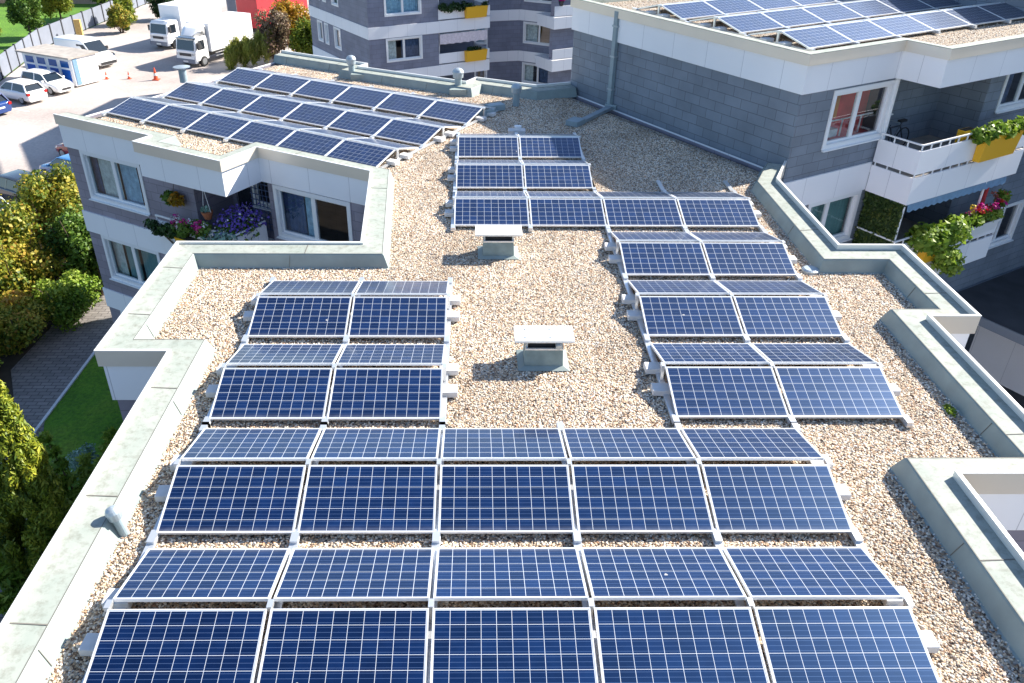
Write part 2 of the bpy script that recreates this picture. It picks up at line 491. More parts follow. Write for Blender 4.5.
class MB:
    def __init__(self):
        self.v = []; self.f = []; self.uv = {}

    def poly(self, pts, uv=None):
        i = len(self.v)
        self.v += [tuple(p) for p in pts]
        if uv is not None:
            self.uv[len(self.f)] = uv
        self.f.append(tuple(range(i, i + len(pts))))

    def hexa(self, p):
        """p: 8 points, bottom ring then top ring"""
        i = len(self.v)
        self.v += [tuple(q) for q in p]
        for q in ((3, 2, 1, 0), (4, 5, 6, 7), (0, 1, 5, 4), (1, 2, 6, 5), (2, 3, 7, 6), (3, 0, 4, 7)):
            self.f.append(tuple(i + k for k in q))
        return self

    def box(self, x0, x1, y0, y1, z0, z1, T=None):
        p = [(x0, y0, z0), (x1, y0, z0), (x1, y1, z0), (x0, y1, z0), (x0, y0, z1), (x1, y0, z1), (x1, y1, z1), (x0, y1, z1)]
        if T:
            p = [T(*q) for q in p]
        return self.hexa(p)

    def tube(self, p0, p1, r0, r1=None, n=10, caps=True):
        r1 = r0 if r1 is None else r1
        p0 = Vector(p0); p1 = Vector(p1)
        d = (p1 - p0).normalized()
        a = d.orthogonal().normalized(); b = d.cross(a)
        i = len(self.v)
        for k in range(n):
            t = 2 * math.pi * k / n
            o = a * math.cos(t) + b * math.sin(t)
            self.v.append(tuple(p0 + o * r0)); self.v.append(tuple(p1 + o * r1))
        for k in range(n):
            j = (k + 1) % n
            self.f.append((i + 2 * k, i + 2 * j, i + 2 * j + 1, i + 2 * k + 1))
        if caps:
            self.f.append(tuple(i + 2 * k for k in range(n))[::-1])
            self.f.append(tuple(i + 2 * k + 1 for k in range(n)))
        return self

    def lathe(self, prof, c=(0, 0, 0), n=16):
        i = len(self.v)
        for r, z in prof:
            for k in range(n):
                t = 2 * math.pi * k / n
                self.v.append((c[0] + r * math.cos(t), c[1] + r * math.sin(t), c[2] + z))
        for a in range(len(prof) - 1):
            for k in range(n):
                j = (k + 1) % n
                self.f.append((i + a * n + k, i + a * n + j, i + (a + 1) * n + j, i + (a + 1) * n + k))
        self.f.append(tuple(i + k for k in range(n))[::-1])
        self.f.append(tuple(i + (len(prof) - 1) * n + k for k in range(n)))
        return self

    def loft(self, rings):
        i = len(self.v); n = len(rings[0])
        for r in rings:
            self.v += [tuple(p) for p in r]
        for a in range(len(rings) - 1):
            for k in range(n):
                j = (k + 1) % n
                self.f.append((i + a * n + k, i + a * n + j, i + (a + 1) * n + j, i + (a + 1) * n + k))
        self.f.append(tuple(i + k for k in range(n))[::-1])
        self.f.append(tuple(i + (len(rings) - 1) * n + k for k in range(n)))
        return self

    def build(self, name, mat, parent=None, smooth=False, world=True, bevel=0):
        off = Vector((0, 0, 0))
        if parent is not None and world and parent.name in ROOT:
            off = ROOT[parent.name]
        me = bpy.data.meshes.new(name)
        vv = [(x - off.x, y - off.y, z - off.z) for x, y, z in self.v]
        me.from_pydata(vv, [], self.f)
        me.update()
        uvl = me.uv_layers.new(name="UVMap")
        for p in me.polygons:
            if p.index in self.uv:
                for li, c in zip(p.loop_indices, self.uv[p.index]):
                    uvl.data[li].uv = c
                continue
            n = p.normal
            h = math.hypot(n.x, n.y)
            if h > .5:
                tx, ty = -n.y / h, n.x / h
                if tx < -1e-6 or (abs(tx) <= 1e-6 and ty < 0):
                    tx, ty = -tx, -ty
                for li in p.loop_indices:
                    x, y, z = self.v[me.loops[li].vertex_index]
                    uvl.data[li].uv = (x * tx + y * ty + 100, z + 100)
            else:
                for li in p.loop_indices:
                    x, y, z = self.v[me.loops[li].vertex_index]
                    uvl.data[li].uv = (x + 100, y + 100)
        bm = bmesh.new(); bm.from_mesh(me)
        bmesh.ops.recalc_face_normals(bm, faces=bm.faces)
        bm.to_mesh(me); bm.free()
        if smooth:
            for p in me.polygons:
                p.use_smooth = True
        me.materials.append(MATS[mat])
        o = bpy.data.objects.new(name, me)
        COL.objects.link(o)
        if parent is not None:
            o.parent = parent
            if parent.name in ROOT:
                ROOT[o.name] = ROOT[parent.name]
        if bevel:
            md = o.modifiers.new("bevel", 'BEVEL'); md.width = bevel; md.segments = 2; md.limit_method = 'ANGLE'
        if smooth:
            try:
                md = o.modifiers.new("wn", 'WEIGHTED_NORMAL')
            except Exception:
                pass
        return o


def tag(o, label, cat, group=None, kind=None):
    if label: o['label'] = label
    if cat: o['category'] = cat
    if group: o['group'] = group
    if kind: o['kind'] = kind
    return o


def thing(name, label, cat, loc=(0, 0, 0), rz=0.0, group=None, world=False):
    o = bpy.data.objects.new(name, None)
    COL.objects.link(o)
    o.empty_display_size = .2
    o.location = loc
    o.rotation_euler = (0, 0, rz)
    tag(o, label, cat, group)
    if world:
        ROOT[o.name] = Vector(loc)
    return o


KIDS = {}


def copy_tree(o, loc=None, rot=None, label=None):
    kids = [c for c in COL.objects if c.parent == o] if o.name not in KIDS else KIDS[o.name]
    KIDS[o.name] = kids
    c = o.copy(); COL.objects.link(c)
    if loc is not None: c.location = loc
    if rot is not None: c.rotation_euler = rot
    if label: c['label'] = label
    for ch in kids:
        d = ch.copy(); COL.objects.link(d); d.parent = c
        if ch.name not in KIDS:
            KIDS[ch.name] = [g for g in COL.objects if g.parent == ch]
        for g in KIDS[ch.name]:
            e = g.copy(); COL.objects.link(e); e.parent = d
    return c


def structure(o):
    o['kind'] = 'structure'
    return o


# offset helpers -----------------------------------------------------------
def _off_pt(p, a, b, d):
    """p corner, a/b unit dirs of incoming and outgoing edge, d offset to the left"""
    na = Vector((-a.y, a.x)); nb = Vector((-b.y, b.x))
    m = na + nb
    if m.length < 1e-6:
        return p + na * d
    m = m / (1 + na.dot(nb))
    return p + m * d


def offset_chain(pts, d, closed=False):
    P = [Vector(p[:2]) for p in pts]
    n = len(P); out = []
    for i in range(n):
        if closed:
            a = (P[i] - P[i - 1]).normalized(); b = (P[(i + 1) % n] - P[i]).normalized()
        else:
            a = (P[i] - P[i - 1]).normalized() if i > 0 else (P[1] - P[0]).normalized()
            b = (P[i + 1] - P[i]).normalized() if i < n - 1 else a
        out.append(_off_pt(P[i], a, b, d))
    return out


def strip(mb, pts, prof, closed=False):
    """sweep an (offset, z) profile along a plan polyline"""
    rows = [[(*q, z) for q in offset_chain(pts, o, closed)] for o, z in prof]
    n = len(pts)
    for a in range(len(prof) - 1):
        for i in range(n if closed else n - 1):
            j = (i + 1) % n
            mb.poly([rows[a][i], rows[a][j], rows[a + 1][j], rows[a + 1][i]])
    if not closed:
        if len(prof) > 2:
            mb.poly([r[0] for r in rows]); mb.poly([r[-1] for r in rows])
    return mb


class Frame:
    """plan frame: a along the wall, o outwards, z up"""
    def __init__(self, org, e, n):
        self.O = Vector(org[:2]); self.e = Vector(e).normalized(); self.n = Vector(n).normalized()

    def __call__(self, a, o, z):
        p = self.O + self.e * a + self.n * o
        return (p.x, p.y, z)


def edge_frame(p, q, ccw=True):
    p = Vector(p[:2]); q = Vector(q[:2]); e = (q - p).normalized()
    return Frame(p, e, (e.y, -e.x)), (q - p).length


def wall_holes(mb, F, a0, a1, z0, z1, holes, o=0.0, depth=.14):
    """one wall face with rectangular openings and their reveals"""
    A = sorted({a0, a1, *[h[0] for h in holes], *[h[1] for h in holes]})
    Z = sorted({z0, z1, *[h[2] for h in holes], *[h[3] for h in holes]})
    A = [a for a in A if a0 <= a <= a1]; Z = [z for z in Z if z0 <= z <= z1]
    for i in range(len(A) - 1):
        for j in range(len(Z) - 1):
            ca, cz = (A[i] + A[i + 1]) / 2, (Z[j] + Z[j + 1]) / 2
            if any(h[0] < ca < h[1] and h[2] < cz < h[3] for h in holes):
                continue
            mb.poly([F(A[i], o, Z[j]), F(A[i + 1], o, Z[j]), F(A[i + 1], o, Z[j + 1]), F(A[i], o, Z[j + 1])])
    for h in holes:
        x0, x1, y0, y1 = h[:4]
        for (p, q) in (((x0, y0), (x1, y0)), ((x1, y0), (x1, y1)), ((x1, y1), (x0, y1)), ((x0, y1), (x0, y0))):
            mb.poly([F(p[0], o, p[1]), F(q[0], o, q[1]), F(q[0], o - depth, q[1]), F(p[0], o - depth, p[1])])


def window(F, a0, a1, z0, z1, parent, panes=2, o=0.0, fr=.075, curtain=None, sill=True, cas=.07, mull=None, room=None):
    """white casement: casing and frame, glass panes, sill, something behind the glass"""
    mb = MB()
    g = .003
    # casing around the opening, proud of the wall
    for (x0, x1, y0, y1) in ((a0 - cas, a1 + cas, z1, z1 + cas), (a0 - cas, a1 + cas, z0 - cas, z0), (a0 - cas, a0, z0, z1), (a1, a1 + cas, z0, z1)):
        mb.box(x0, x1, o + g, o + .035, y0, y1, F)
    # reveal lining
    b0, b1, y0, y1 = a0 + g, a1 - g, z0 + g, z1 - g
    di, do = o - .125, o - .055
    for (x0, x1, w0, w1) in ((b0, b1, y1 - fr, y1), (b0, b1, y0, y0 + fr), (b0, b0 + fr, y0 + fr, y1 - fr), (b1 - fr, b1, y0 + fr, y1 - fr)):
        mb.box(x0, x1, di, do, w0, w1, F)
    for (x0, x1, w0, w1) in ((b0, b1, y1 - .02, y1), (b0, b1, y0, y0 + .02), (b0, b0 + .02, y0, y1), (b1 - .02, b1, y0, y1)):
        mb.box(x0, x1, do, o + .030, w0, w1, F)
    cuts = mull if mull else [k / panes for k in range(1, panes)]
    xs = [b0 + fr] + [b0 + (b1 - b0) * c for c in cuts] + [b1 - fr]
    for c in cuts:
        x = b0 + (b1 - b0) * c
        mb.box(x - .07, x + .07, di, do, y0 + fr, y1 - fr, F)
    w = mb.build('window', 'window_white', parent)
    for i in range(len(xs) - 1):
        l = xs[i] + (.07 if i > 0 else 0); r = xs[i + 1] - (.07 if i < len(xs) - 2 else 0)
        p = MB(); p.poly([F(l, o - .09, y0 + fr), F(r, o - .09, y0 + fr), F(r, o - .09, y1 - fr), F(l, o - .09, y1 - fr)])
        p.build('pane', 'window_glass', w)
    if sill:
        s = MB().box(a0 - cas - .02, a1 + cas + .02, o + .036, o + .11, z0 - cas - .03, z0 - cas, F)
        s.build('sill', 'window_white', w)
    if curtain:
        for (c0, c1, mat) in curtain:
            x0 = a0 + (a1 - a0) * c0; x1 = a0 + (a1 - a0) * c1
            p = MB()
            n = max(2, int((x1 - x0) / .07))
            for k in range(n):
                xa = x0 + (x1 - x0) * k / n; xb = x0 + (x1 - x0) * (k + 1) / n
                oa = o - .24 - .025 * (k % 2); ob = o - .24 - .025 * ((k + 1) % 2)
                p.poly([F(xa, oa, z0 - .05), F(xb, ob, z0 - .05), F(xb, ob, z1 + .05), F(xa, oa, z1 + .05)])
            p.build('curtain', mat, w)
    if room:
        p = MB()
        d = .6
        A0, A1, Z0, Z1 = a0 - .02, a1 + .02, z0 - .02, z1 + .02
        p.poly([F(A0, o - d, Z0), F(A1, o - d, Z0), F(A1, o - d, Z1), F(A0, o - d, Z1)])
        p.poly([F(A0, o - .15, Z0), F(A0, o - d, Z0), F(A0, o - d, Z1), F(A0, o - .15, Z1)])
        p.poly([F(A1, o - .15, Z0), F(A1, o - d, Z0), F(A1, o - d, Z1), F(A1, o - .15, Z1)])
        p.poly([F(A0, o - .15, Z0), F(A1, o - .15, Z0), F(A1, o - d, Z0), F(A0, o - d, Z0)])
        p.build('room', room, w)
    return w


def leaves(name, mat, clumps, n, size, parent=None, world=True, seed=0, up=.25, long=1.4, shell=.55, align=0.0):
    """crown of leaf-sized quads; clumps = [(cx,cy,cz, rx,ry,rz, weight)]"""
    g = np.random.default_rng(seed)
    cl = np.array([c[:6] for c in clumps], float)
    w = np.array([c[6] if len(c) > 6 else c[3] * c[4] for c in clumps], float)
    k = g.choice(len(cl), n, p=w / w.sum())
    d = g.normal(size=(n, 3)); d /= np.linalg.norm(d, axis=1)[:, None]
    r = shell + (1 - shell) * g.random(n) ** .7
    r *= 1 + .12 * g.normal(size=n)
    c = cl[k, :3] + d * cl[k, 3:6] * r[:, None]
    nrm = d + g.normal(size=(n, 3)) * .7 + np.array([0, 0, up])
    nrm /= np.linalg.norm(nrm, axis=1)[:, None]
    t = np.cross(nrm, g.normal(size=(n, 3))); t /= np.linalg.norm(t, axis=1)[:, None]
    if align:
        t = t * (1 - align) + (np.array([0, 0, 1.0]) + d * .5) * align
        t -= nrm * (t * nrm).sum(1)[:, None]
        t /= np.linalg.norm(t, axis=1)[:, None] + 1e-9
    b = np.cross(nrm, t)
    s = size * (.6 + .8 * g.random(n))
    t = t * (s * long)[:, None] * .5; b = b * s[:, None] * .5
    bend = nrm * (s * .18)[:, None]
    V = np.stack([c - t, c + b - bend, c + t, c - b - bend], 1).reshape(-1, 3)
    if parent is not None and world and parent.name in ROOT:
        V = V - np.array(ROOT[parent.name])
    me = bpy.data.meshes.new(name)
    me.vertices.add(4 * n); me.loops.add(4 * n); me.polygons.add(n)
    me.vertices.foreach_set('co', V.ravel())
    me.loops.foreach_set('vertex_index', np.arange(4 * n, dtype=np.int32))
    me.polygons.foreach_set('loop_start', np.arange(0, 4 * n, 4, dtype=np.int32))
    me.update(calc_edges=True)
    at = me.attributes.new('rnd', 'FLOAT', 'FACE')
    cj = g.normal(size=len(cl)) * .16
    rv = np.clip(.5 + cj[k] + g.normal(size=n) * .2, 0, 1)
    at.data.foreach_set('value', rv.astype(np.float32))
    me.materials.append(MATS[mat])
    o = bpy.data.objects.new(name, me)
    COL.objects.link(o)
    if parent is not None:
        o.parent = parent
        if parent.name in ROOT: ROOT[o.name] = ROOT[parent.name]
    return o


def blob_clumps(c, R3, k, seed, cr_=(.3, .5), flat=1.0):
    g = np.random.default_rng(seed)
    out = []
    for i in range(k):
        d = g.normal(size=3); d /= np.linalg.norm(d)
        rr = g.random() ** .5 * .75
        p = np.array(c) + d * np.array(R3) * rr
        s = g.uniform(*cr_)
        out.append((*p, R3[0] * s, R3[1] * s, R3[2] * s * flat))
    return out


# ------------------------------------------------------------------ frames shared by the setting
GZ = -9.3
C3, S3 = math.cos(R(30)), math.sin(R(30))


def uvp(u, v):
    return (u * C3 + v * S3, -u * S3 + v * C3)


Bc = Vector((7.64, 20.05))
RB = Frame(Bc, (C3, S3), (S3, -C3))        # balcony side of the taller block
RW = Frame(Bc, (-S3, C3), (-C3, -S3))      # its long side wall

# ------------------------------------------------------------------ ground
g = MB(); g.poly([(-900, -300, GZ), (900, -300, GZ), (900, 1500, GZ), (-900, 1500, GZ)])
structure(g.build('ground', 'soil'))
g = MB(); g.poly([(-70, 38.5, GZ + .004), (-9, 38.5, GZ + .004), (-9, 130, GZ + .004), (-39.6, 130, GZ + .004), (-40.9, 80, GZ + .004), (-38.4, 66, GZ + .004), (-70, 50, GZ + .004)])
structure(g.build('parking_lot', 'parking'))
g = MB(); g.poly([(-120, 61.2, GZ + .006), (-70, 61.2, GZ + .006), (-38.5, 66, GZ + .006), (-41.0, 80, GZ + .006), (-39.9, 112, GZ + .006), (-120, 112, GZ + .006)])
structure(g.build('lawn', 'lawn'))
g = MB(); g.poly([(-14.75, 8, GZ + .006), (-5, 8, GZ + .006), (-5, 27, GZ + .006), (-14.75, 27, GZ + .006)])
structure(g.build('lawn', 'lawn'))
g = MB(); g.poly([(-14.6, 0, GZ + .010), (-11.9, 0, GZ + .010), (-11.9, 14.4, GZ + .010), (-14.72, 22, GZ + .010), (-14.72, 28, GZ + .010), (-11, 33, GZ + .010), (-9.5, 38.4, GZ + .010), (-15.5, 38.4, GZ + .010), (-17.1, 31.9, GZ + .010), (-17.3, 25.0, GZ + .010), (-15.4, 21.5, GZ + .010)])
structure(g.build('path', 'paving'))
g = MB()
for p, q in (((-14.72, 15), (-14.72, 28)),):
    Fk, L = edge_frame(p, q); g.box(0, L, -.05, .05, GZ, GZ + .06, Fk)
structure(g.build('path_kerb', 'ballast'))
g = MB(); g.poly([(8, -20, GZ + .006), (60, -20, GZ + .006), (60, 70, GZ + .006), (8, 70, GZ + .006)])
structure(g.build('yard', 'asphalt_dark'))
g = MB(); g.poly([(-9, 38.5, GZ + .008), (8, 38.5, GZ + .008), (8, 58, GZ + .008), (-9, 58, GZ + .008)])
structure(g.build('courtyard', 'paving'))
# painted bay lines
g = MB()
for k in range(6):
    c = Vector((-37 + .3 * k, 50.5 + 0 * k)) + Vector((-.47, -.885)) * (-1.5 + 2.9 * k - 8)
    e = Vector((-.885, .47)); n = Vector((.47, .885))
    F2 = Frame(c, e, n); g.box(-.2, 4.6, -.06, .06, GZ + .006, GZ + .010, F2)
structure(g.build('parking_marking', 'house_white'))

# ------------------------------------------------------------------ main building
RP = [(5.81, 0.4), (5.81, 7.9), (7.42, 7.9), (7.42, 11.98), (8.28, 11.98), (8.28, 14.92), (6.98, 14.92), (6.98, 18.75), (7.60, 20.02)]
FP = [(2.90, 28.24), uvp(-12.4, 24.95), uvp(-14.7, 24.85), uvp(-14.7, 24.15), uvp(-19.15, 24.05), uvp(-19.15, 24.6), uvp(-23.3, 24.65)]
LP = [uvp(-23.2, 14.5), uvp(-19.12, 14.5), uvp(-19.12, 13.9), uvp(-15.9, 13.9), uvp(-15.9, 15.24), (-2.95, 19.32), (-2.68, 15.1), (-6.38, 15.1), (-6.38, 10.92), (-5.23, 10.92), (-5.23, 0.4)]
OUT = RP + FP + LP
mainb = thing('apartment_building', 'low grey and white apartment block whose gravel roof carries the solar panels in front', 'building', (0, 8, GZ), world=True)

wallpoly = ([tuple(p) for p in offset_chain(OUT, .10, True)])
iL = len(RP) + len(FP)
wp = wallpoly[:iL + 1] + [uvp(-17.9, 14.6), uvp(-17.9, 16.0), uvp(-15.8, 16.0), uvp(-15.8, 15.34)] + wallpoly[iL + 5:]
# windows by wall edge: key = index of the edge's first corner
WF = Frame(uvp(0, 14.6), (C3, -S3), (-S3, -C3))     # wing facade, a = u
WF2 = Frame(uvp(0, 15.34), (C3, -S3), (-S3, -C3))
WF3 = Frame(uvp(0, 16.0), (C3, -S3), (-S3, -C3))
win_a = []
for k in range(3):
    win_a.append((-22.42, -20.02, -2.10 - 2.75 * k, -.76 - 2.75 * k))
win_b = [(-15.50, -13.08, -2.10 - 2.75 * k, -.78 - 2.75 * k) for k in range(3)]
win_c = [(-17.0, -16.1, -1.75 - 2.75 * k, -.9 - 2.75 * k) for k in range(3)]
door_c = [(-17.75, -17.15, -2.68 - 2.75 * k, -.8 - 2.75 * k) for k in range(3)]
mb = MB()
ZB, ZT = GZ, 0.0
for i in range(len(wp)):
    p, q = wp[i], wp[(i + 1) % len(wp)]
    Fe, L = edge_frame(p, q)
    if i == iL:
        wall_holes(mb, WF, -23.1, -17.9, ZB, ZT, win_a)
    elif i == iL + 2:
        wall_holes(mb, WF3, -17.9, -15.8, ZB, ZT, win_c + door_c)
    elif i == iL + 4:
        u1 = Vector(wp[iL + 5]).dot(Vector((C3, -S3)))
        wall_holes(mb, WF2, -15.8, u1, ZB, ZT, win_b)
    else:
        wall_holes(mb, Fe, 0, L, ZB, ZT, [])
mb.build('wall', 'slate', mainb)
# white bands, one ring a storey
mb = MB()
strip(mb, OUT, [(.05, .030), (.05, -.66), (.13, -.66)], True)
mb.build('white_band', 'white_panel', mainb)
lower_out = OUT[:iL + 1] + [uvp(-17.9, 14.5), uvp(-17.9, 16.0), uvp(-15.9, 16.0), uvp(-15.9, 15.24)] + OUT[iL + 5:]
for k in (1, 2):
    mb = MB()
    t = .03 - 2.75 * k
    lo = OUT[:iL + 1] + [uvp(-15.9, 14.5)] + OUT[iL + 4:]
    strip(mb, lo, [(.10, t), (.06, t), (.06, t - .69), (.10, t - .69)], True)
    mb.build('white_band', 'white_panel', mainb)
mb = MB()
mb.box(-19.05, -15.96, 13.97, 15.4, -.655, -.02, lambda a, b_, z: (*uvp(a, b_), z))
mb.build('balcony_soffit', 'white_panel', mainb)
# fascia, lip, coping and inner upstand
for chain, lip in ((RP, .385), (FP, .36), (LP, .325)):
    mb = MB(); strip(mb, chain, [(.035, lip - .01), (.0, lip - .01), (.0, .03), (.05, .03)]); mb.build('fascia', 'fascia_metal', mainb)
    mb = MB(); strip(mb, chain, [(-.006, lip - .012), (-.006, lip + .004), (.05, lip + .004), (.05, .28)]); mb.build('coping_lip', 'lip_metal', mainb)
    mb = MB(); strip(mb, chain, [(.051, .285), (.45, .265)]); cp = mb.build('coping', 'coping', mainb)
    mb = MB(); strip(mb, chain, [(.449, .266), (.47, .245), (.555, .012), (.60, -.006)])
    mb.build('parapet_upstand', 'upstand', mainb)
    # welded seams across the sheet and the edge lap
    for i in range(len(chain) - 1):
        Fe, L = edge_frame(chain[i], chain[i + 1])
        a = .9 + .3 * rng.random()
        while a < L - .7:
            d = .012 * rng.random()
            mb = MB()
            mb.hexa([Fe(a, -.06, .2865), Fe(a + .015, -.06, .2865), Fe(a + .015 + d, -.44, .2695), Fe(a + d, -.44, .2695),
                     Fe(a, -.06, .290), Fe(a + .015, -.06, .290), Fe(a + .015 + d, -.44, .273), Fe(a + d, -.44, .273)])
            mb.build('sheet_seam', 'seam_dark', cp)
            if rng.random() < .8:
                mb = MB()
                mb.hexa([Fe(a + .3, -.472, .243), Fe(a + .308, -.472, .243), Fe(a + .328, -.556, .02), Fe(a + .32, -.556, .02),
                         Fe(a + .3, -.478, .247), Fe(a + .308, -.478, .247), Fe(a + .328, -.562, .022), Fe(a + .32, -.562, .022)])
                mb.build('sheet_seam', 'seam_dark', cp)
            a += 1.5 + 1.1 * rng.random()
    mb = MB()
    strip(mb, chain, [(.440, .2685), (.453, .2695)])
    mb.build('edge_lap', 'seam_dark', mainb)
# deck
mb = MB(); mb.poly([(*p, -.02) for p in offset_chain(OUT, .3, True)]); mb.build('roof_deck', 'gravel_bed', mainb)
# windows of the left wing
cur = [[(.0, .09, 'curtain_blue'), (.12, .48, 'curtain_pale'), (.52, .82, 'curtain_sky_reflection')], [(0, .2, 'curtain_pale'), (.25, .48, 'blind_teal'), (.55, 1, 'blind_teal')], None]  # sky-blue strip in the first window colours in its pane's sky reflection
for k, h in enumerate(win_a):
    window(WF, *h, mainb, curtain=cur[k], cas=.10)
for k, h in enumerate(win_b):
    window(WF2, *h, mainb, curtain=[(0, .30, 'curtain_blue'), (.32, .46, 'curtain_sky_reflection')], cas=.10)
for k, h in enumerate(win_c):
    window(WF3, *h, mainb, panes=1, cas=.05)
for k, h in enumerate(door_c):
    w = MB().box(h[0], h[1], -.12, -.06, h[2], h[3], WF3).build('balcony_door', 'paint_dark', mainb)
# loggia slab and balcony front of the left wing
for k in range(2):
    zb = -2.72 - 2.75 * k
    T = lambda a, b_, z: (*uvp(a, b_), z)
    mb = MB().box(-18.9, -15.98, 14.02, 15.95, zb - .2, zb, T)
    mb.build('balcony_slab', 'white_panel', mainb)
    mb = MB()
    mb.box(-18.9, -15.98, 13.95, 14.01, zb - .1, zb + .80, T)
    mb.box(-15.97, -15.92, 13.95, 15.2, zb - .1, zb + .86, T)
    bp = mb.build('balcony_parapet', 'white_panel', mainb)
    mb = MB()
    mb.box(-18.9, -15.92, 13.95, 13.99, zb + .92, zb + .96, T); mb.box(-15.965, -15.925, 13.99, 15.2, zb + .92, zb + .96, T)
    for a in (-18.88, -18, -17, -15.95): mb.box(a, a + .03, 13.955, 13.985, zb + .80, zb + .92, T)
    mb.build('handrail', 'window_white', bp)

# gravel: loose stones over the deck
def gravel(name, poly, z, dens, seed, label):
    mb = MB(); mb.poly([(*p[:2], z) for p in poly])
    o = mb.build(name, 'gravel_bed')
    ng = bpy.data.node_groups.new('gravel_scatter', 'GeometryNodeTree')
    ng.interface.new_socket('Geometry', in_out='INPUT', socket_type='NodeSocketGeometry')
    ng.interface.new_socket('Geometry', in_out='OUTPUT', socket_type='NodeSocketGeometry')
    nd = ng.nodes; lk = ng.links
    gi = nd.new('NodeGroupInput'); go = nd.new('NodeGroupOutput')
    ds = nd.new('GeometryNodeDistributePointsOnFaces')
    ds.inputs['Density'].default_value = dens
    ds.inputs['Seed'].default_value = seed
    ip = nd.new('GeometryNodeInstanceOnPoints')
    # the source stone is a mesh primitive made inside the tree
    ic = nd.new('GeometryNodeMeshIcoSphere'); ic.inputs['Radius'].default_value = 1.0; ic.inputs['Subdivisions'].default_value = 2
    sp = nd.new('GeometryNodeSetPosition')
    nz = nd.new('ShaderNodeTexNoise'); nz.inputs['Scale'].default_value = 1.1
    vm = nd.new('ShaderNodeVectorMath'); vm.operation = 'SUBTRACT'; vm.inputs[1].default_value = (.5, .5, .5)
    vs_ = nd.new('ShaderNodeVectorMath'); vs_.operation = 'SCALE'; vs_.inputs['Scale'].default_value = .9
    lk.new(nz.outputs['Color'], vm.inputs[0]); lk.new(vm.outputs[0], vs_.inputs[0])
    lk.new(ic.outputs['Mesh'], sp.inputs['Geometry']); lk.new(vs_.outputs[0], sp.inputs['Offset'])
    sm = nd.new('GeometryNodeSetMaterial'); sm.inputs['Material'].default_value = MATS['pebble']
    lk.new(sp.outputs[0], sm.inputs[0])
    r1 = nd.new('FunctionNodeRandomValue'); r1.data_type = 'FLOAT_VECTOR'
    r1.inputs[0].default_value = (.008, .007, .006); r1.inputs[1].default_value = (.024, .019, .016)
    r2 = nd.new('FunctionNodeRandomValue'); r2.data_type = 'FLOAT_VECTOR'
    r2.inputs[0].default_value = (-.5, -.5, 0); r2.inputs[1].default_value = (.5, .5, 6.28)
    r2.inputs['Seed'].default_value = 4
    lk.new(gi.outputs[0], ds.inputs['Mesh'])
    lk.new(ds.outputs['Points'], ip.inputs['Points'])
    lk.new(sm.outputs[0], ip.inputs['Instance'])
    lk.new(r1.outputs[0], ip.inputs['Scale'])
    lk.new(r2.outputs[0], ip.inputs['Rotation'])
    jn = nd.new('GeometryNodeJoinGeometry')
    lk.new(gi.outputs[0], jn.inputs[0]); lk.new(ip.outputs[0], jn.inputs[0])
    lk.new(jn.outputs[0], go.inputs[0])
    md = o.modifiers.new('scatter', 'NODES'); md.node_group = ng
    tag(o, label, 'gravel', kind='stuff')
    return o


inner = offset_chain(OUT, .55, True)
inner = [(x, max(y, .5)) for x, y in inner]
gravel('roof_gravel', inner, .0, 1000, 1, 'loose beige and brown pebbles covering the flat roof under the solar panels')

# ------------------------------------------------------------------ taller block on the right
tallb = thing('apartment_building', 'taller grey apartment block on the right with balconies, yellow planters and its own panelled roof', 'building', (12, 26, GZ), world=True)
RZ = 3.03
# side wall
mb = MB()
wall_holes(mb, RW, 0, 9.45, GZ, 2.78, [])
wr = [(1.32, 3.55, .56, 1.90)]
wr2 = [(1.32, 3.30, -2.40, -1.12)]
wall_holes(mb, RB, 0, 3.62, GZ, 2.78, wr + wr2 + [(1.32, 3.3, -5.3, -4.0)])
# loggia: side return, back wall, outer return
lw = [(2.3, 3.4, .62, 1.75)]
LB = Frame(Bc + Vector((C3, S3)) * 3.62 - Vector((S3, -C3)) * .95, (C3, S3), (S3, -C3))
LR = Frame(Bc + Vector((C3, S3)) * 3.62, (-S3, C3), (C3, S3))
wall_holes(mb, LR, 0, .95, GZ, 2.78, [(.12, .75, -.2, 1.95)])
wall_holes(mb, LB, 0, 3.9, GZ, 2.78, [(.55, 1.55, .75, 1.85)])
RE = Frame(Bc + Vector((C3, S3)) * 7.52 + Vector((S3, -C3)) * -.95, (S3, -C3), (-C3, -S3))
wall_holes(mb, RE, 0, 1.35, GZ, 2.78, [])
RF = Frame(Bc + Vector((C3, S3)) * 7.52 + Vector((S3, -C3)) * .40, (C3, S3), (S3, -C3))
rwin = [(.82, 2.9, .70, 1.92), (2.6, 4.4, -4.2, -2.9)]
wall_holes(mb, RF, 0, 7, GZ, 2.78, rwin)
mb.build('wall', 'slate_big', tallb)
# rear of the block
mb = MB()
P = [RB(0, -9.45, 0), RB(14.4, -9.45, 0), RB(14.5, .4, 0)]
for a, b_ in zip(P[:-1], P[1:]):
    Fe, L = edge_frame(a, b_); wall_holes(mb, Fe, 0, L, GZ, 2.78, [])
mb.build('rear_wall', 'slate_big', tallb)
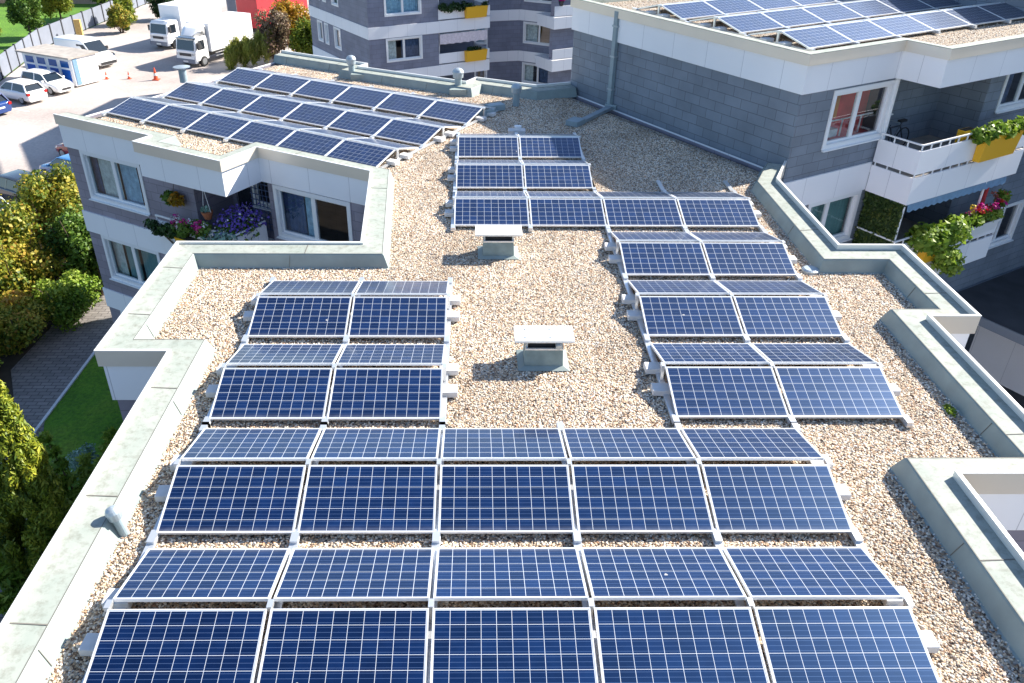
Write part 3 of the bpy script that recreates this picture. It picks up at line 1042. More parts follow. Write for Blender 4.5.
# white bands
TOP = [RB(14.5, -9.5, 0), RB(-.06, -9.5, 0), RB(-.06, .06, 0), RB(3.56, .06, 0), RB(3.56, 1.30, 0), RB(14.5, 1.30, 0)]
mb = MB(); strip(mb, TOP, [(0, 2.77), (0, 2.06), (.06, 2.06)]); mb.build('white_band', 'white_panel', tallb)
mb = MB(); mb.poly([RB(3.57, .05, 2.062), RB(14.5, .05, 2.062), RB(14.5, 1.29, 2.062), RB(3.57, 1.29, 2.062)])
mb.poly([RB(3.57, -.95, 2.062), RB(7.5, -.95, 2.062), RB(7.5, .05, 2.062), RB(3.57, .05, 2.062)])
mb.build('loggia_ceiling', 'white_panel', tallb)
for t in (-.22, -3.1):
    MB().box(0.0, 3.5, .004, .05, t - .80, t, RB).build('white_band', 'white_panel', tallb)
# roof edge
mb = MB(); strip(mb, TOP, [(-.02, RZ), (-.06, RZ), (-.06, 2.76), (.0, 2.76)]); mb.build('fascia', 'fascia_metal', tallb)
mb = MB(); strip(mb, TOP, [(-.065, RZ - .01), (-.065, RZ + .006), (.02, RZ + .006), (.30, RZ - .03), (.34, 2.84)]); mb.build('coping', 'coping', tallb)
mb = MB(); mb.poly([(p.x, p.y, 2.83) for p in offset_chain(TOP, .2)]); mb.build('roof_deck', 'gravel_bed', tallb)
ti = offset_chain(TOP, .38)
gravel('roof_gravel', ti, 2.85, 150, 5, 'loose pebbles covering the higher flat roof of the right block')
# windows
w = window(RB, *wr[0], tallb, panes=2, cas=.10, room='room_red', mull=[.47])
mb = MB()
mb.box(1.40, 2.25, -.58, -.52, 1.05, 1.85, RB); mb.build('wall_hanging', 'room_orange', w)
mb = MB()
mb.box(1.5, 2.2, -.55, -.35, .60, .80, RB)
for a in (1.55, 2.25, 3.0): mb.box(a, a + .03, -.33, -.30, .6, 1.05, RB)
mb.box(1.4, 3.5, -.33, -.30, 1.05, 1.08, RB)
mb.build('furniture', 'curtain_pale', w)
window(RB, *wr2[0], tallb, panes=2, cas=.10, curtain=[(0, 1, 'blind_teal')], mull=[.42])
window(RB, 1.32, 3.3, -5.3, -4.0, tallb, panes=2)
window(LB, .55, 1.55, .75, 1.85, tallb, panes=1, cas=.09)
window(RF, *rwin[0], tallb, panes=2, cas=.09, curtain=[(0, .4, 'curtain_blue')])
window(RF, *rwin[1], tallb, panes=2, cas=.09)
# white corner post by the loggia door, door
mb = MB(); mb.box(3.63, 3.70, -.10, .10, -.2, 2.05, RB); mb.box(.86, .95, .0, .06, -.2, 2.05, LR)
mb.box(.02, .12, .004, .05, -.2, 2.05, LR)
mb.build('door_frame', 'window_white', tallb)
mb = MB(); mb.box(.13, .72, -.06, -.02, -.2, 1.93, LR); d = mb.build('balcony_door', 'room_dark', tallb)
mb = MB()
for k in range(6):
    mb.box(.2 + .08 * k, .24 + .08 * k, -.016, -.008, -.15, 1.9, LR)
mb.build('curtain', 'curtain_sky_reflection', d)
# balconies: slab front, gap, parapet panel, rail
PB0, PB1, PO = 3.50, 8.70, 1.36
for zs in (-.30, -3.05):
    mb = MB(); mb.box(PB0 + .03, PB1, -.94, PO - .06, zs - .22, zs - .02, RB); bs = mb.build('balcony_slab', 'white_panel', tallb)
    MB().box(PB0 + .06, PB1 - .06, -.93, PO - .07, zs - .017, zs - .010, RB).build('floor_covering', 'roof_felt', bs)
    mb = MB(); mb.box(PB0, PB1, PO - .05, PO, zs - .75, zs, RB); mb.box(PB0, PB0 + .05, .06, PO - .052, zs - .75, zs, RB)
    mb.box(PB1 - .05, PB1, .45, PO - .052, zs - .75, zs, RB)
    mb.build('balcony_fascia', 'white_panel', tallb)
    mb = MB(); mb.box(PB0, PB1, PO - .05, PO, zs + .10, zs + .74, RB); 
    if zs > -1: mb.box(PB0, PB0 + .05, .06, PO - .052, zs + .10, zs + .74, RB)
    pp = mb.build('balcony_parapet', 'white_panel', tallb)
    mb = MB()
    mb.box(PB0, PB1, PO - .045, PO - .005, zs + .88, zs + .92, RB); mb.box(PB0, PB0 + .04, .1, PO - .05, zs + .88, zs + .92, RB)
    for k in range(14):
        a = PB0 + .005 + k * (PB1 - PB0 - .04) / 13
        mb.box(a, a + .03, PO - .04, PO - .01, zs, zs + .10, RB); mb.box(a, a + .03, PO - .04, PO - .01, zs + .74, zs + .88, RB)
    for o_ in ((.12, .5, .9) if zs > -1 else ()):
        mb.box(PB0 + .005, PB0 + .035, o_, o_ + .03, zs, zs + .10, RB); mb.box(PB0 + .005, PB0 + .035, o_, o_ + .03, zs + .74, zs + .88, RB)
    mb.build('handrail', 'window_white', pp)
# lower loggia glazed post
mb = MB(); mb.tube(RB(3.62, 1.25, -3.0), RB(3.62, 1.25, -1.02), .035); mb.tube(RB(7.4, 1.25, -3.0), RB(7.4, 1.25, -1.02), .035)
mb.build('balcony_post', 'window_white', tallb)
# unseen wing added to shade the yard; roof structure and entrance canopy
mb = MB()
for p, q in zip([RB(14.6, .4, 0), RB(14.6, 7.5, 0), RB(24, 7.5, 0), RB(24, -9.45, 0)][:-1], [RB(14.6, 7.5, 0), RB(24, 7.5, 0), RB(24, -9.45, 0)]):
    Fe, L = edge_frame(p, q); wall_holes(mb, Fe, 0, L, GZ, 2.9, [])
mb.poly([RB(14.6, 7.5, 2.9), RB(24, 7.5, 2.9), RB(24, -9.45, 2.9), RB(14.6, -9.45, 2.9)])
mb.build('added_shade_wing', 'slate_big', tallb)
MB().box(10.6, 14.3, -7.5, -.35, 2.85, 5.0, RB).build('roof_house', 'slate_big', tallb)
mb = MB(); mb.box(8.6, 14.55, .45, 5.2, -6.0, -5.7, RB); cp_ = mb.build('canopy', 'paint_silver', tallb)
mb = MB(); mb.box(8.65, 14.5, .5, 5.1, -5.695, -5.68, RB); mb.build('canopy_roof', 'asphalt_dark', cp_)
mb = MB(); mb.box(11.6, 11.9, .6, 4.6, GZ, -6.02, RB); mb.build('entrance_wall', 'white_panel', tallb)

# rain pipe on the side wall and cable duct on the gravel
dp = thing('drain_pipe', 'grey rain pipe running up the windowless side wall', 'pipe', RW(7.19, .08, 0), world=True)
mb = MB(); mb.box(7.10, 7.26, .02, .14, .06, 2.95, RW); mb.build('pipe', 'pipe_grey', dp)
mb = MB()
for z in (.6, 1.6, 2.5): mb.box(7.06, 7.30, .012, .15, z, z + .05, RW)
mb.build('bracket', 'galvanised', dp)
cd = thing('cable_duct', 'flat metal cable duct lying on shaded gravel from the rain pipe', 'duct', (3.4, 25.2, 0), world=True)
Fd, Ld = edge_frame((2.75, 24.35), (4.05, 26.2))
mb = MB(); mb.box(0, Ld, -.10, .10, .02, .12, Fd); mb.build('duct', 'galvanised', cd)
MB().box(-.25, .25, -.28, .12, .02, .17, Fd).build('end_box', 'pipe_grey', cd); MB().box(Ld - .1, Ld + .3, -.2, .2, .02, .16, Fd).build('end_box', 'pipe_grey', cd)

# ------------------------------------------------------------------ far block
farb = thing('apartment_building', 'distant grey apartment block with white bands standing behind the gravel roof', 'building', (0, 60, GZ), world=True)
fl, fc, fbl, fbr = (-11.91, 60.88), (-6.83, 52.45), (-2.64, 54.85), (.62, 56.75)
fi, fm2, fm3, fr_ = (-.33, 58.45), (2.2, 59.5), (2.85, 59.62), (5.35, 58.15)
fchain = [fl, fc, fbl, (-3.84, 56.9), (-.5, 58.7), fm2, fm3, fr_, (4.7, 56.9), (13, 61), (9, 72), (-10, 72)]
segs = {}
seg1w = [(8.42, 7.7), (7.15, 6.6), (5.45, 4.5)]
mb = MB(); bands = MB()
FW = []
for i in range(len(fchain)):
    p, q = fchain[i], fchain[(i + 1) % len(fchain)]
    Fe, L = edge_frame(p, q)
    holes = []
    for k in range(-2, 3):
        dz = 2.72 * k
        if i == 0:
            for (x0, x1) in ((1.42, 2.15), (2.7, 3.2), (4.35, 5.3)):
                holes.append((x0, x1, -4.35 + dz, -3.15 + dz))
        if i == 1:
            holes.append((1.2, 3.55, -4.38 + dz, -3.12 + dz))
        if i == 6:
            holes.append((.35, 2.6, -4.40 + dz, -3.15 + dz))
        if i == 4:
            holes.append((.25, 1.0, -4.40 + dz, -3.15 + dz))
    wall_holes(mb, Fe, 0, L, GZ, 4.2, holes)
    FW.append((Fe, holes, i))
mb.build('wall', 'slate_far', farb)
for k in range(-2, 4):
    b_ = MB(); t = -2.30 + 2.72 * k
    strip(b_, [fl, fc, fbl, (-3.84, 56.9)], [(0, t), (-.04, t), (-.04, t - .70), (0, t - .70)])
    b_.build('white_band', 'white_panel', farb)
    b_ = MB()
    strip(b_, [(-3.84, 56.9), (-.5, 58.7), fm2, fm3, fr_, (4.7, 56.9), (13, 61)], [(0, t), (-.04, t), (-.04, t - .70), (0, t - .70)])
    b_.build('white_band', 'white_panel', farb)
for Fe, holes, i in FW:
    for j, h in enumerate(holes):
        c = [[(0, .4, 'curtain_pale')], [(.1, .35, 'curtain_blue'), (.6, .9, 'curtain_blue')], [(0, 1, 'curtain_sky_reflection')], [(0, .3, 'curtain_pale'), (.45, 1, 'curtain_blue')]][(i + (j if i else j // 3)) % 4]
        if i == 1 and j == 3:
            c = [(0, 1, 'curtain_sky_reflection')]
        window(Fe, *h, farb, panes=1 if h[1] - h[0] < 1.2 else 2, curtain=c, cas=.09, sill=False)
mb = MB(); mb.poly([(*p[:2], 4.2) for p in fchain]); mb.build('roof', 'roof_felt', farb)
FBf = Frame(fbl, Vector(fbr) - Vector(fbl), (Vector(fbr) - Vector(fbl)).orthogonal() * 1)
if FBf.n.dot(Vector((0, -1))) < 0: FBf.n = -FBf.n
FB2 = Frame((4.9, 56.25), (C3, S3), (S3, -C3))
for k in range(-2, 3):
    zs = -2.29 + 2.72 * k
    for Fq, A1 in ((FBf, 3.85), (FB2, 3.0)):
        mb = MB(); mb.box(.02, A1 - .02, -2.2, -.05, zs - .2, zs - .02, Fq); mb.build('balcony_slab', 'white_panel', farb)
        mb = MB(); mb.box(.0, A1, -.05, .0, zs - .72, zs, Fq); mb.box(A1 - .05, A1, -2, -.052, zs - .72, zs, Fq); mb.box(0, .05, -2, -.052, zs - .72, zs, Fq); mb.build('balcony_fascia', 'white_panel', farb)
        mb = MB(); mb.box(.0, A1, -.05, .0, zs + .08, zs + .70, Fq); mb.box(A1 - .05, A1, -2, -.052, zs + .08, zs + .70, Fq)
        mb.build('balcony_parapet', 'white_panel', farb)
    mb = MB(); mb.box(.08, .12, -.15, -.11, zs, zs + 2.0, FBf); mb.box(3.7, 3.74, -.15, -.11, zs, zs + 2.0, FBf); mb.build('balcony_post', 'window_white', farb)

# things on the far balconies
for lbl, zs in (('yellow planter box with trailing greenery on the upper far balcony', -2.29), ('yellow planter box with sparse greenery on the lower far balcony', -5.01)):
    t = thing('planter', lbl, 'planter', FBf(2.7, .12, zs), world=True)
    mb = MB()
    a0, a1, z0, z1 = 1.88, 3.48, zs + .04, zs + .74
    mb.hexa([FBf(a0 + .05, .02, z0), FBf(a1 - .05, .02, z0), FBf(a1 - .05, .26, z0), FBf(a0 + .05, .26, z0), FBf(a0, .02, z1), FBf(a1, .02, z1), FBf(a1, .36, z1), FBf(a0, .36, z1)])
    mb.build('box', 'planter_yellow', t)
    cl = [(*FBf(1.9 + 1.6 * rng.random(), .15, z1 + .08), .22, .2, .16) for _ in range(5)]
    leaves('foliage', 'leaf_dark', cl, 260, .10, t, seed=int(zs * 10) + 90)
t = thing('trailing_plant', 'dark green trailing plant along the left of the upper far balcony', 'plant', FBf(.9, .1, -1.7), world=True)
leaves('foliage', 'leaf_dark', [(*FBf(.2 + .28 * k, .1, -1.45 - .06 * (k % 3)), .25, .22, .26) for k in range(7)], 600, .12, t, seed=5)
t = thing('awning_cloth', 'pale pink cloth screen hung under the upper far balcony', 'cloth', FBf(1.9, 0, -3.1), world=True)
mb = MB()
for k in range(40):
    a, b_ = .1 + 3.6 * k / 40, .1 + 3.6 * (k + 1) / 40
    oa, ob = -.02 + .035 * math.sin(k * .9), -.02 + .035 * math.sin((k + 1) * .9)
    mb.poly([FBf(a, oa, -3.74 + .02 * math.sin(k)), FBf(b_, ob, -3.74 + .02 * math.sin(k + 1)), FBf(b_, ob, -3.12), FBf(a, oa, -3.12)])
mb.build('cloth', 'cloth_pink', t)
mb = MB().tube(FBf(.08, -.03, -3.1), FBf(3.74, -.03, -3.1), .02); mb.build('rod', 'galvanised', t)
t = thing('flower_pot', 'dark pot of purple flowers on the far balcony beside the tall side wall', 'pot', FB2(.5, -.1, -1.6), world=True)
mb = MB().lathe([(.12, 0), (.2, .3)], FB2(.5, -.03, -1.58), 10); mb.build('pot', 'paint_dark', t)
leaves('flowers', 'petal_magenta', [(*FB2(.5, -.03, -1.15), .25, .25, .2)], 150, .09, t, seed=3)

# ------------------------------------------------------------------ solar panels
TILT = 0.2478
PL, PW_, PITCH, ROW, GAP = .99, 1.65, 1.69, 2.3069, .1326
Y0 = 5.8785
ZL = .10
ct, st = math.cos(TILT), math.sin(TILT)
ORD = ['first', 'second', 'third', 'fourth', 'fifth', 'sixth', 'seventh']


def make_panel():
    t = thing('solar_panel', 'x', 'solar panel', group='solar panels on the roofs')
    mb = MB()
    w, f = PW_ / 2, .014
    mb.box(-w, w, 0, f, -.036, .003); mb.box(-w, w, PL - f, PL, -.036, .003)
    mb.box(-w, -w + f, f, PL - f, -.036, .003); mb.box(w - f, w, f, PL - f, -.036, .003)
    mb.build('frame', 'alu_frame', t)
    mb = MB()
    m = .010
    x0, x1, y0, y1 = -w + f, w - f, f, PL - f
    kx = 10 / (x1 - x0 - 2 * m); ky = 6 / (y1 - y0 - 2 * m)
    uvs = [(-m * kx, -m * ky), (10 + m * kx, -m * ky), (10 + m * kx, 6 + m * ky), (-m * kx, 6 + m * ky)]
    mb.poly([(x0, y0, 0), (x1, y0, 0), (x1, y1, 0), (x0, y1, 0)], uvs)
    mb.build('cell_sheet', 'solar_cells', t)
    mb = MB(); mb.box(x0, x1, y0, y1, -.012, -.006)
    mb.build('back_sheet', 'white_panel', t)
    return t


PANEL = make_panel()
_used = [False]


def put_panel(F, a, o_in, z, rz, away, label):
    """F maps (along, inward, z); the panel's low edge sits at the given inward distance"""
    loc = F(a, o_in, z)
    rot = (TILT, 0, rz + (math.pi if away else 0))
    if not _used[0]:
        _used[0] = True
        PANEL.location = loc; PANEL.rotation_euler = rot; PANEL['label'] = label
        return PANEL
    return copy_tree(PANEL, loc, rot, label)


def make_ballast():
    t = MB().box(-.15, .15, -.11, .11, 0, .10).build('ballast_block', 'ballast', bevel=.012)
    return tag(t, 'x', 'ballast block', 'ballast blocks of the panel racks')


BAL = make_ballast()
_bused = [False]


def put_ballast(F, a, b_, z, rz, label):
    loc = F(a, b_, z)
    if not _bused[0]:
        _bused[0] = True
        o = BAL
    else:
        o = BAL.copy(); COL.objects.link(o)
    o.location = loc; o.rotation_euler = (0, 0, rz + rng.uniform(-.05, .05)); o['label'] = label
    return o


def put_rail(F, a, b0, b1, ridges, z, label, grp, valleys=()):
    t = thing('mounting_rail', label, 'rail', F(a, b0, z), group=grp, world=True)
    MB().box(a - .05, a + .05, b0, b1, z + .025, z + .065, F).build('rail', 'alu', t)
    for rg in ridges:
        mb = MB()
        mb.box(a - .022, a + .022, rg - .03, rg + .03, z + .066, z + ZL + PL * st - .05, F)
        mb.box(a - .03, a + .03, rg - .055, rg + .055, z + ZL + PL * st - .05, z + ZL + PL * st + .008, F)
        mb.build('ridge_post', 'alu', t)
    for v in valleys:
        MB().box(a - .045, a + .045, v - .10, v + .10, z + .066, z + .105, F).build('valley_clamp', 'alu', t)
    return t


def block(F, rz, z, x0, ncol, ridges, lab, rail_lab, bal_lab, sides=(True, True), ext=0.0, grp='mounting rails of the panel racks'):
    """a rack of tents: F(along, inward, z); ridges = inward positions with their wording"""
    for rg, word in ridges:
        for away in (False, True):
            b_ = rg + (GAP / 2 + PL * ct) * (1 if away else -1)
            for c in range(ncol):
                put_panel(F, x0 + (c + .5) * PITCH, b_, z + ZL, rz, away,
                          lab(c, word, 'far slope' if away else 'near slope'))
        for s, on in ((-1, sides[0]), (1, sides[1])):
            if on:
                xa = x0 + (0 if s < 0 else ncol * PITCH) + s * .055
                for d, dw in ((-.30, 'nearer'), (.30, 'farther')):
                    put_ballast(F, xa, rg + d, z + .03, rz, bal_lab(word, 'left' if s < 0 else 'right', dw))
    rr = [r_ for r_, _ in ridges]
    half = GAP / 2 + PL * ct
    vals = [r_ - half - .05 for r_ in rr] + [rr[-1] + half + .05]
    for c in range(ncol + 1):
        put_rail(F, x0 + c * PITCH, rr[0] - half - .16, rr[-1] + half + .16 + (ext if c >= 2 else 0), rr, z, rail_lab(c), grp, vals)


ID = lambda a, b_, z: (a, b_, z)
block(ID, 0, 0, -2.5 * PITCH, 5, [(Y0, 'nearest tent'), (Y0 + ROW, 'second tent')],
      lambda c, w, s: 'solar panel, %s from left, %s of the %s in the five-wide front rack' % (ORD[c], s, w),
      lambda c: 'aluminium rail under the %s seam from left of the five-wide front rack' % ORD[c],
      lambda w, s, d: '%s pale ballast block at the %s end of the %s, front rack' % (d, s, w))
block(ID, 0, 0, -2.5 * PITCH, 2, [(Y0 - .027 + 2 * ROW, 'lower tent'), (Y0 - .027 + 3 * ROW, 'upper tent')],
      lambda c, w, s: '%s solar panel on the %s of the %s, left two-wide rack' % (['left', 'right'][c], s, w),
      lambda c: 'aluminium rail at the %s of the left two-wide rack' % ['left edge', 'middle seam', 'right edge'][c],
      lambda w, s, d: '%s pale ballast block at the %s end of the %s, left two-wide rack' % (d, s, w))
block(ID, 0, 0, 1.5 * PITCH, 2, [(Y0 + .017 + 2 * ROW, 'lowest tent'), (Y0 + .017 + 3 * ROW, 'middle tent'), (Y0 + .017 + 4 * ROW, 'top tent')],
      lambda c, w, s: '%s solar panel on the %s of the %s, right rack of three tents' % (['left', 'right'][c], s, w),
      lambda c: 'aluminium rail at the %s of the right rack of three tents' % ['left edge', 'middle seam', 'right edge'][c],
      lambda w, s, d: '%s ballast block at the %s end of the %s, right rack of three tents' % (d, s, w))
block(ID, 0, 0, -.5 * PITCH, 4, [(Y0 + .096 + 5 * ROW, 'row')],
      lambda c, w, s: 'solar panel, %s from left on the %s of the four-wide row beyond the vents' % (ORD[c], s),
      lambda c: 'aluminium rail under the %s seam from left of the four-wide row' % ORD[c],
      lambda w, s, d: '%s ballast block at the %s end of the four-wide row' % (d, s), ext=.75)
block(ID, 0, 0, -.5 * PITCH, 2, [(Y0 + .096 + 6 * ROW, 'nearer tent'), (Y0 + .096 + 7 * ROW, 'farther tent')],
      lambda c, w, s: '%s solar panel on the %s of the %s in the farthest two-wide rack' % (['left', 'right'][c], s, w),
      lambda c: 'aluminium rail at the %s of the farthest two-wide rack' % ['left edge', 'middle seam', 'right edge'][c],
      lambda w, s, d: '%s ballast block at the %s end of the %s, farthest two-wide rack' % (d, s, w), sides=(True, False))
WINGF = lambda a, b_, z: (*uvp(a, b_), z)
half = GAP / 2 + PL * ct
block(WINGF, R(-30), 0, -22.72, 6, [(15.93 + half, 'front row'), (18.22 + half, 'middle row'), (20.62 + half, 'back row')],
      lambda c, w, s: 'solar panel, %s from left on the %s of the %s, left wing roof' % (ORD[c], s, w),
      lambda c: 'aluminium rail, %s on the left wing roof' % ('farthest right of seven' if c == 6 else '%s from its left end' % ORD[c]),
      lambda w, s, d: '%s ballast block at the %s end of the %s, left wing roof' % (d, s, w))
TALLF = lambda a, b_, z: RB(a, -b_, z)
block(TALLF, R(30), 2.86, .72, 6, [(.62 + half, 'front row'), (2.90 + half, 'middle row'), (5.22 + half, 'back row')],
      lambda c, w, s: 'solar panel, %s from left on the %s of the %s, taller block roof' % (ORD[c], s, w),
      lambda c: 'aluminium rail, %s from the left on the taller block roof' % ORD[c],
      lambda w, s, d: '%s ballast block at the %s end of the %s, taller block roof' % (d, s, w))

# ------------------------------------------------------------------ roof vents
def box_vent(x0, x1, y0, lab, slab):
    t = thing('roof_vent', lab, 'roof vent', ((x0 + x1) / 2, y0 + .24, 0), group='box vents on the gravel roof', world=True)
    d = .47
    mb = MB(); mb.hexa([(x0, y0, -.02), (x1, y0, -.02), (x1, y0 + d, -.02), (x0, y0 + d, -.02), (x0 + .015, y0 + .015, .345), (x1 - .015, y0 + .015, .345), (x1 - .015, y0 + d - .015, .345), (x0 + .015, y0 + d - .015, .345)])
    mb.build('shaft', 'fibre_cement', t, bevel=.008)
    mb = MB()
    for (a0, a1, b0, b1) in ((x0 + .01, x1 - .01, y0 + .008, y0 + .04), (x0 + .01, x1 - .01, y0 + d - .04, y0 + d - .008), (x0 + .01, x0 + .04, y0 + .04, y0 + d - .04), (x1 - .04, x1 - .01, y0 + .04, y0 + d - .04)):
        mb.box(a0, a1, b0, b1, .346, .372)
    mb.build('rim', 'lip_metal', t)
    MB().box(x0 + .05, x1 - .05, y0 + .09, y0 + d - .09, .346, .47).build('duct', 'dark_void', t)
    MB().hexa([(x0 - .10, y0 - .09, .018), (x1 + .10, y0 - .09, .018), (x1 + .10, y0 + d + .09, .018), (x0 - .10, y0 + d + .09, .018), (x0 - .008, y0 - .008, .055), (x1 + .008, y0 - .008, .055), (x1 + .008, y0 + d + .008, .055), (x0 - .008, y0 + d + .008, .055)]).build('flashing', 'upstand', t)
    for x in (x0 + .02, x1 - .05):
        for y in (y0 + .05, y0 + d - .08):
            MB().box(x, x + .03, y, y + .03, .373, .478).build('leg', 'galvanised', t)
    mx = (x0 + x1) / 2
    s = MB().box(mx - .475, mx + .475, y0 + .005, y0 + d + .02, .479, .52).build('slab', slab, t, bevel=.006)
    mb = MB()
    for x in (mx - .3, mx + .1):
        for y in (y0 + .12, y0 + .36): mb.tube((x, y, .52), (x, y, .53), .018, n=8)
    mb.build('bolt', 'galvanised', s)
    return t


v1 = box_vent(.413, 1.04, 10.905, 'box vent with a clean white cover slab between the two panel racks', 'slab_white')
MB().tube((.95, 10.89, .41), (.95, 11.02, .44), .05, n=12).build('pipe_elbow', 'galvanised', v1)
box_vent(-.21, .43, 15.02, 'box vent with a weathered cream slab just below the four-wide row', 'slab_white')


def pipe_vent(x, y, h, r, lab, tilt=(0, 0), z=0, cap='mushroom'):
    t = thing('vent_pipe', lab, 'vent pipe', (x, y, z), group='vent pipes on the roof')
    t.rotation_euler = (tilt[0], tilt[1], 0)
    MB().lathe([(r * 1.05, -.03), (r, .0), (r, h * .72)], n=16).build('pipe', 'pipe_grey', t, smooth=False)
    mb = MB()
    if cap == 'mushroom':
        mb.lathe([(r * 1.08, h * .60), (r * 1.45, h * .63), (r * 1.5, h * .80), (r * 1.62, h * .81), (r * 1.62, h * .86), (r * 1.3, h * .95), (r * .7, h * 1.0), (r * .1, h * 1.02)], n=18)
    else:
        mb.lathe([(r * .6, h * .72), (r * .6, h * .9), (r * 2.1, h * .92), (r * 2.2, h * .96), (r * 1.0, h * 1.02), (r * .1, h * 1.04)], n=18)
    mb.build('cap', 'galvanised', t)
    return t


pipe_vent(-4.63, 7.25, .43, .058, 'grey vent pipe leaning beside the left parapet next to the front rack', (0.02, -.16))
pipe_vent(-4.78, 30.05, .78, .11, 'domed vent pipe on the far parapet before the distant block\'s corner window', z=.02)
pipe_vent(-.92, 28.1, .80, .12, 'domed vent pipe at the notch of the far parapet below the yellow planters', z=.02)
pipe_vent(.98, 26.5, .70, .11, 'domed vent pipe standing alone in the shaded far corner of gravel')
pipe_vent(*uvp(-23.1, 19.45), .50, .13, 'vent pipe with a wide flat cap at the left wing\'s outer edge', z=.27, cap='disc')
for (x, y, lab) in ((-4.5, 29.85, 'small concrete base block at the bend of the far parapet'), (-.92, 27.78, 'small concrete base block beside the notch of the far parapet')):
    tag(MB().box(x - .28, x + .28, y - .15, y + .15, -.02, .22).build('base_block', 'upstand'), lab, 'block')
t = MB().lathe([(.17, 0), (.17, .05), (.13, .075), (.02, .08)], (6.3, 14.45, 0), 20).build('drain_cover', 'galvanised')
tag(t, 'round metal drain cover on gravel in the right parapet corner', 'drain')
t = thing('junction_box', 'pale cable junction box behind the farthest two-wide rack', 'box', (.85, 23.55, 0), world=True)
MB().box(.62, 1.12, 23.42, 23.72, .0, .10).build('base', 'ballast', t); MB().box(.8, 1.0, 23.47, 23.62, .101, .22).build('lid', 'window_white', t)
for k, (x, y) in enumerate(((-.05, 25.35), (.28, 25.9))):
    t = MB().box(-.3, .3, -.17, .17, 0, .2).build('cable_box', 'pipe_grey', bevel=.03)
    t.location = (x, y, .02); t.rotation_euler = (0, 0, R(28))
    tag(t, ['grey cable box touching the end of the back row on the left wing', 'grey cable box on shaded gravel just right of another'][k], 'box')
t = leaves('moss_tuft', 'leaf_fresh', [(6.72, 9.75, .03, .07, .16, .05)], 160, .03, seed=8)
tag(t, 'small tuft of moss at the foot of the right parapet', 'moss')

# ------------------------------------------------------------------ balcony plants
def flowerbed(F, a0, a1, o, z, specs, parent, seed, leaf='leaf_mid', nleaf=300, h=.3, lsize=.09):
    g = random.Random(seed)
    cl = [(*F(g.uniform(a0, a1), o + g.uniform(-.1, .1), z + h * g.uniform(.2, .9)), .2, .2, .18) for _ in range(7)]
    leaves('foliage', leaf, cl, nleaf, lsize, parent, seed=seed)
    for i, (mat, n) in enumerate(specs):
        c2 = [(*F(g.uniform(a0, a1), o + g.uniform(-.12, .16), z + h * g.uniform(.75, 1.25)), .09, .09, .07) for _ in range(max(2, n // 14))]
        leaves('blossom', mat, c2, n, .06, parent, seed=seed + i + 1, long=1.0)


def planter(F, a0, a1, o, z, h, lab, mat='planter_yellow', d=.24):
    t = thing('planter', lab, 'planter', F((a0 + a1) / 2, o, z), world=True)
    mb = MB().hexa([F(a0 + .04, o, z), F(a1 - .04, o, z), F(a1 - .04, o + d * .8, z), F(a0 + .04, o + d * .8, z), F(a0, o, z + h), F(a1, o, z + h), F(a1, o + d * 1.1, z + h), F(a0, o + d * 1.1, z + h)])
    mb.build('box', mat, t)
    MB().box(a0 + .02, a1 - .02, o + .02, o + d, z + h - .04, z + h + .004, F).build('soil', 'soil', t)
    return t


t = planter(RB, 6.0, 7.75, PO + .01, -.22, .72, 'yellow planter full of pale green leaves on the right upper balcony')
leaves('foliage', 'leaf_fresh', [(*RB(5.85 + .36 * k, PO + .12 + .06 * (k % 2), .55 + .05 * (k % 3)), .26, .24, .2) for k in range(7)], 900, .13, t, seed=21)
leaves('blossom', 'petal_white', [(*RB(6.0 + .42 * k, PO + .16, .66), .14, .12, .09) for k in range(5)], 90, .06, t, seed=22, long=1)
t = planter(RB, 5.45, 5.95, PO - .32, -.05, .72, 'small yellow planter behind the handrail of the right upper balcony', d=.2)
t = planter(RB, 4.75, 5.75, PO + .01, -3.05, .62, 'yellow planter under a spilling green bush on the right lower balcony')
leaves('foliage', 'leaf_fresh', [(*RB(4.55 + .42 * k, PO + .1 + .12 * (k % 2), -2.2 - .1 * (k % 3)), .42, .40, .42) for k in range(5)] + [(*RB(5.5 + .3 * k, PO + .35, -2.85 - .2 * k), .35, .3, .42) for k in range(3)], 2600, .11, t, seed=24)
t = planter(RB, 6.7, 8.2, PO + .01, -2.65, .35, 'flower box of red and magenta geraniums on the right lower balcony', 'window_white')
flowerbed(RB, 6.7, 8.2, PO + .12, -2.3, [('petal_magenta', 170), ('petal_red', 90), ('petal_yellow', 40), ('petal_pink', 60)], t, 31, 'leaf_fresh', 900, .45, .1)
t = planter(RB, 8.78, 9.2, .9, -2.5, .25, 'small pot of salmon geraniums at the end of the right lower balcony', 'terracotta')
flowerbed(RB, 8.7, 9.4, 1.0, -2.25, [('petal_salmon', 80)], t, 35, 'leaf_fresh', 260, .35, .09)
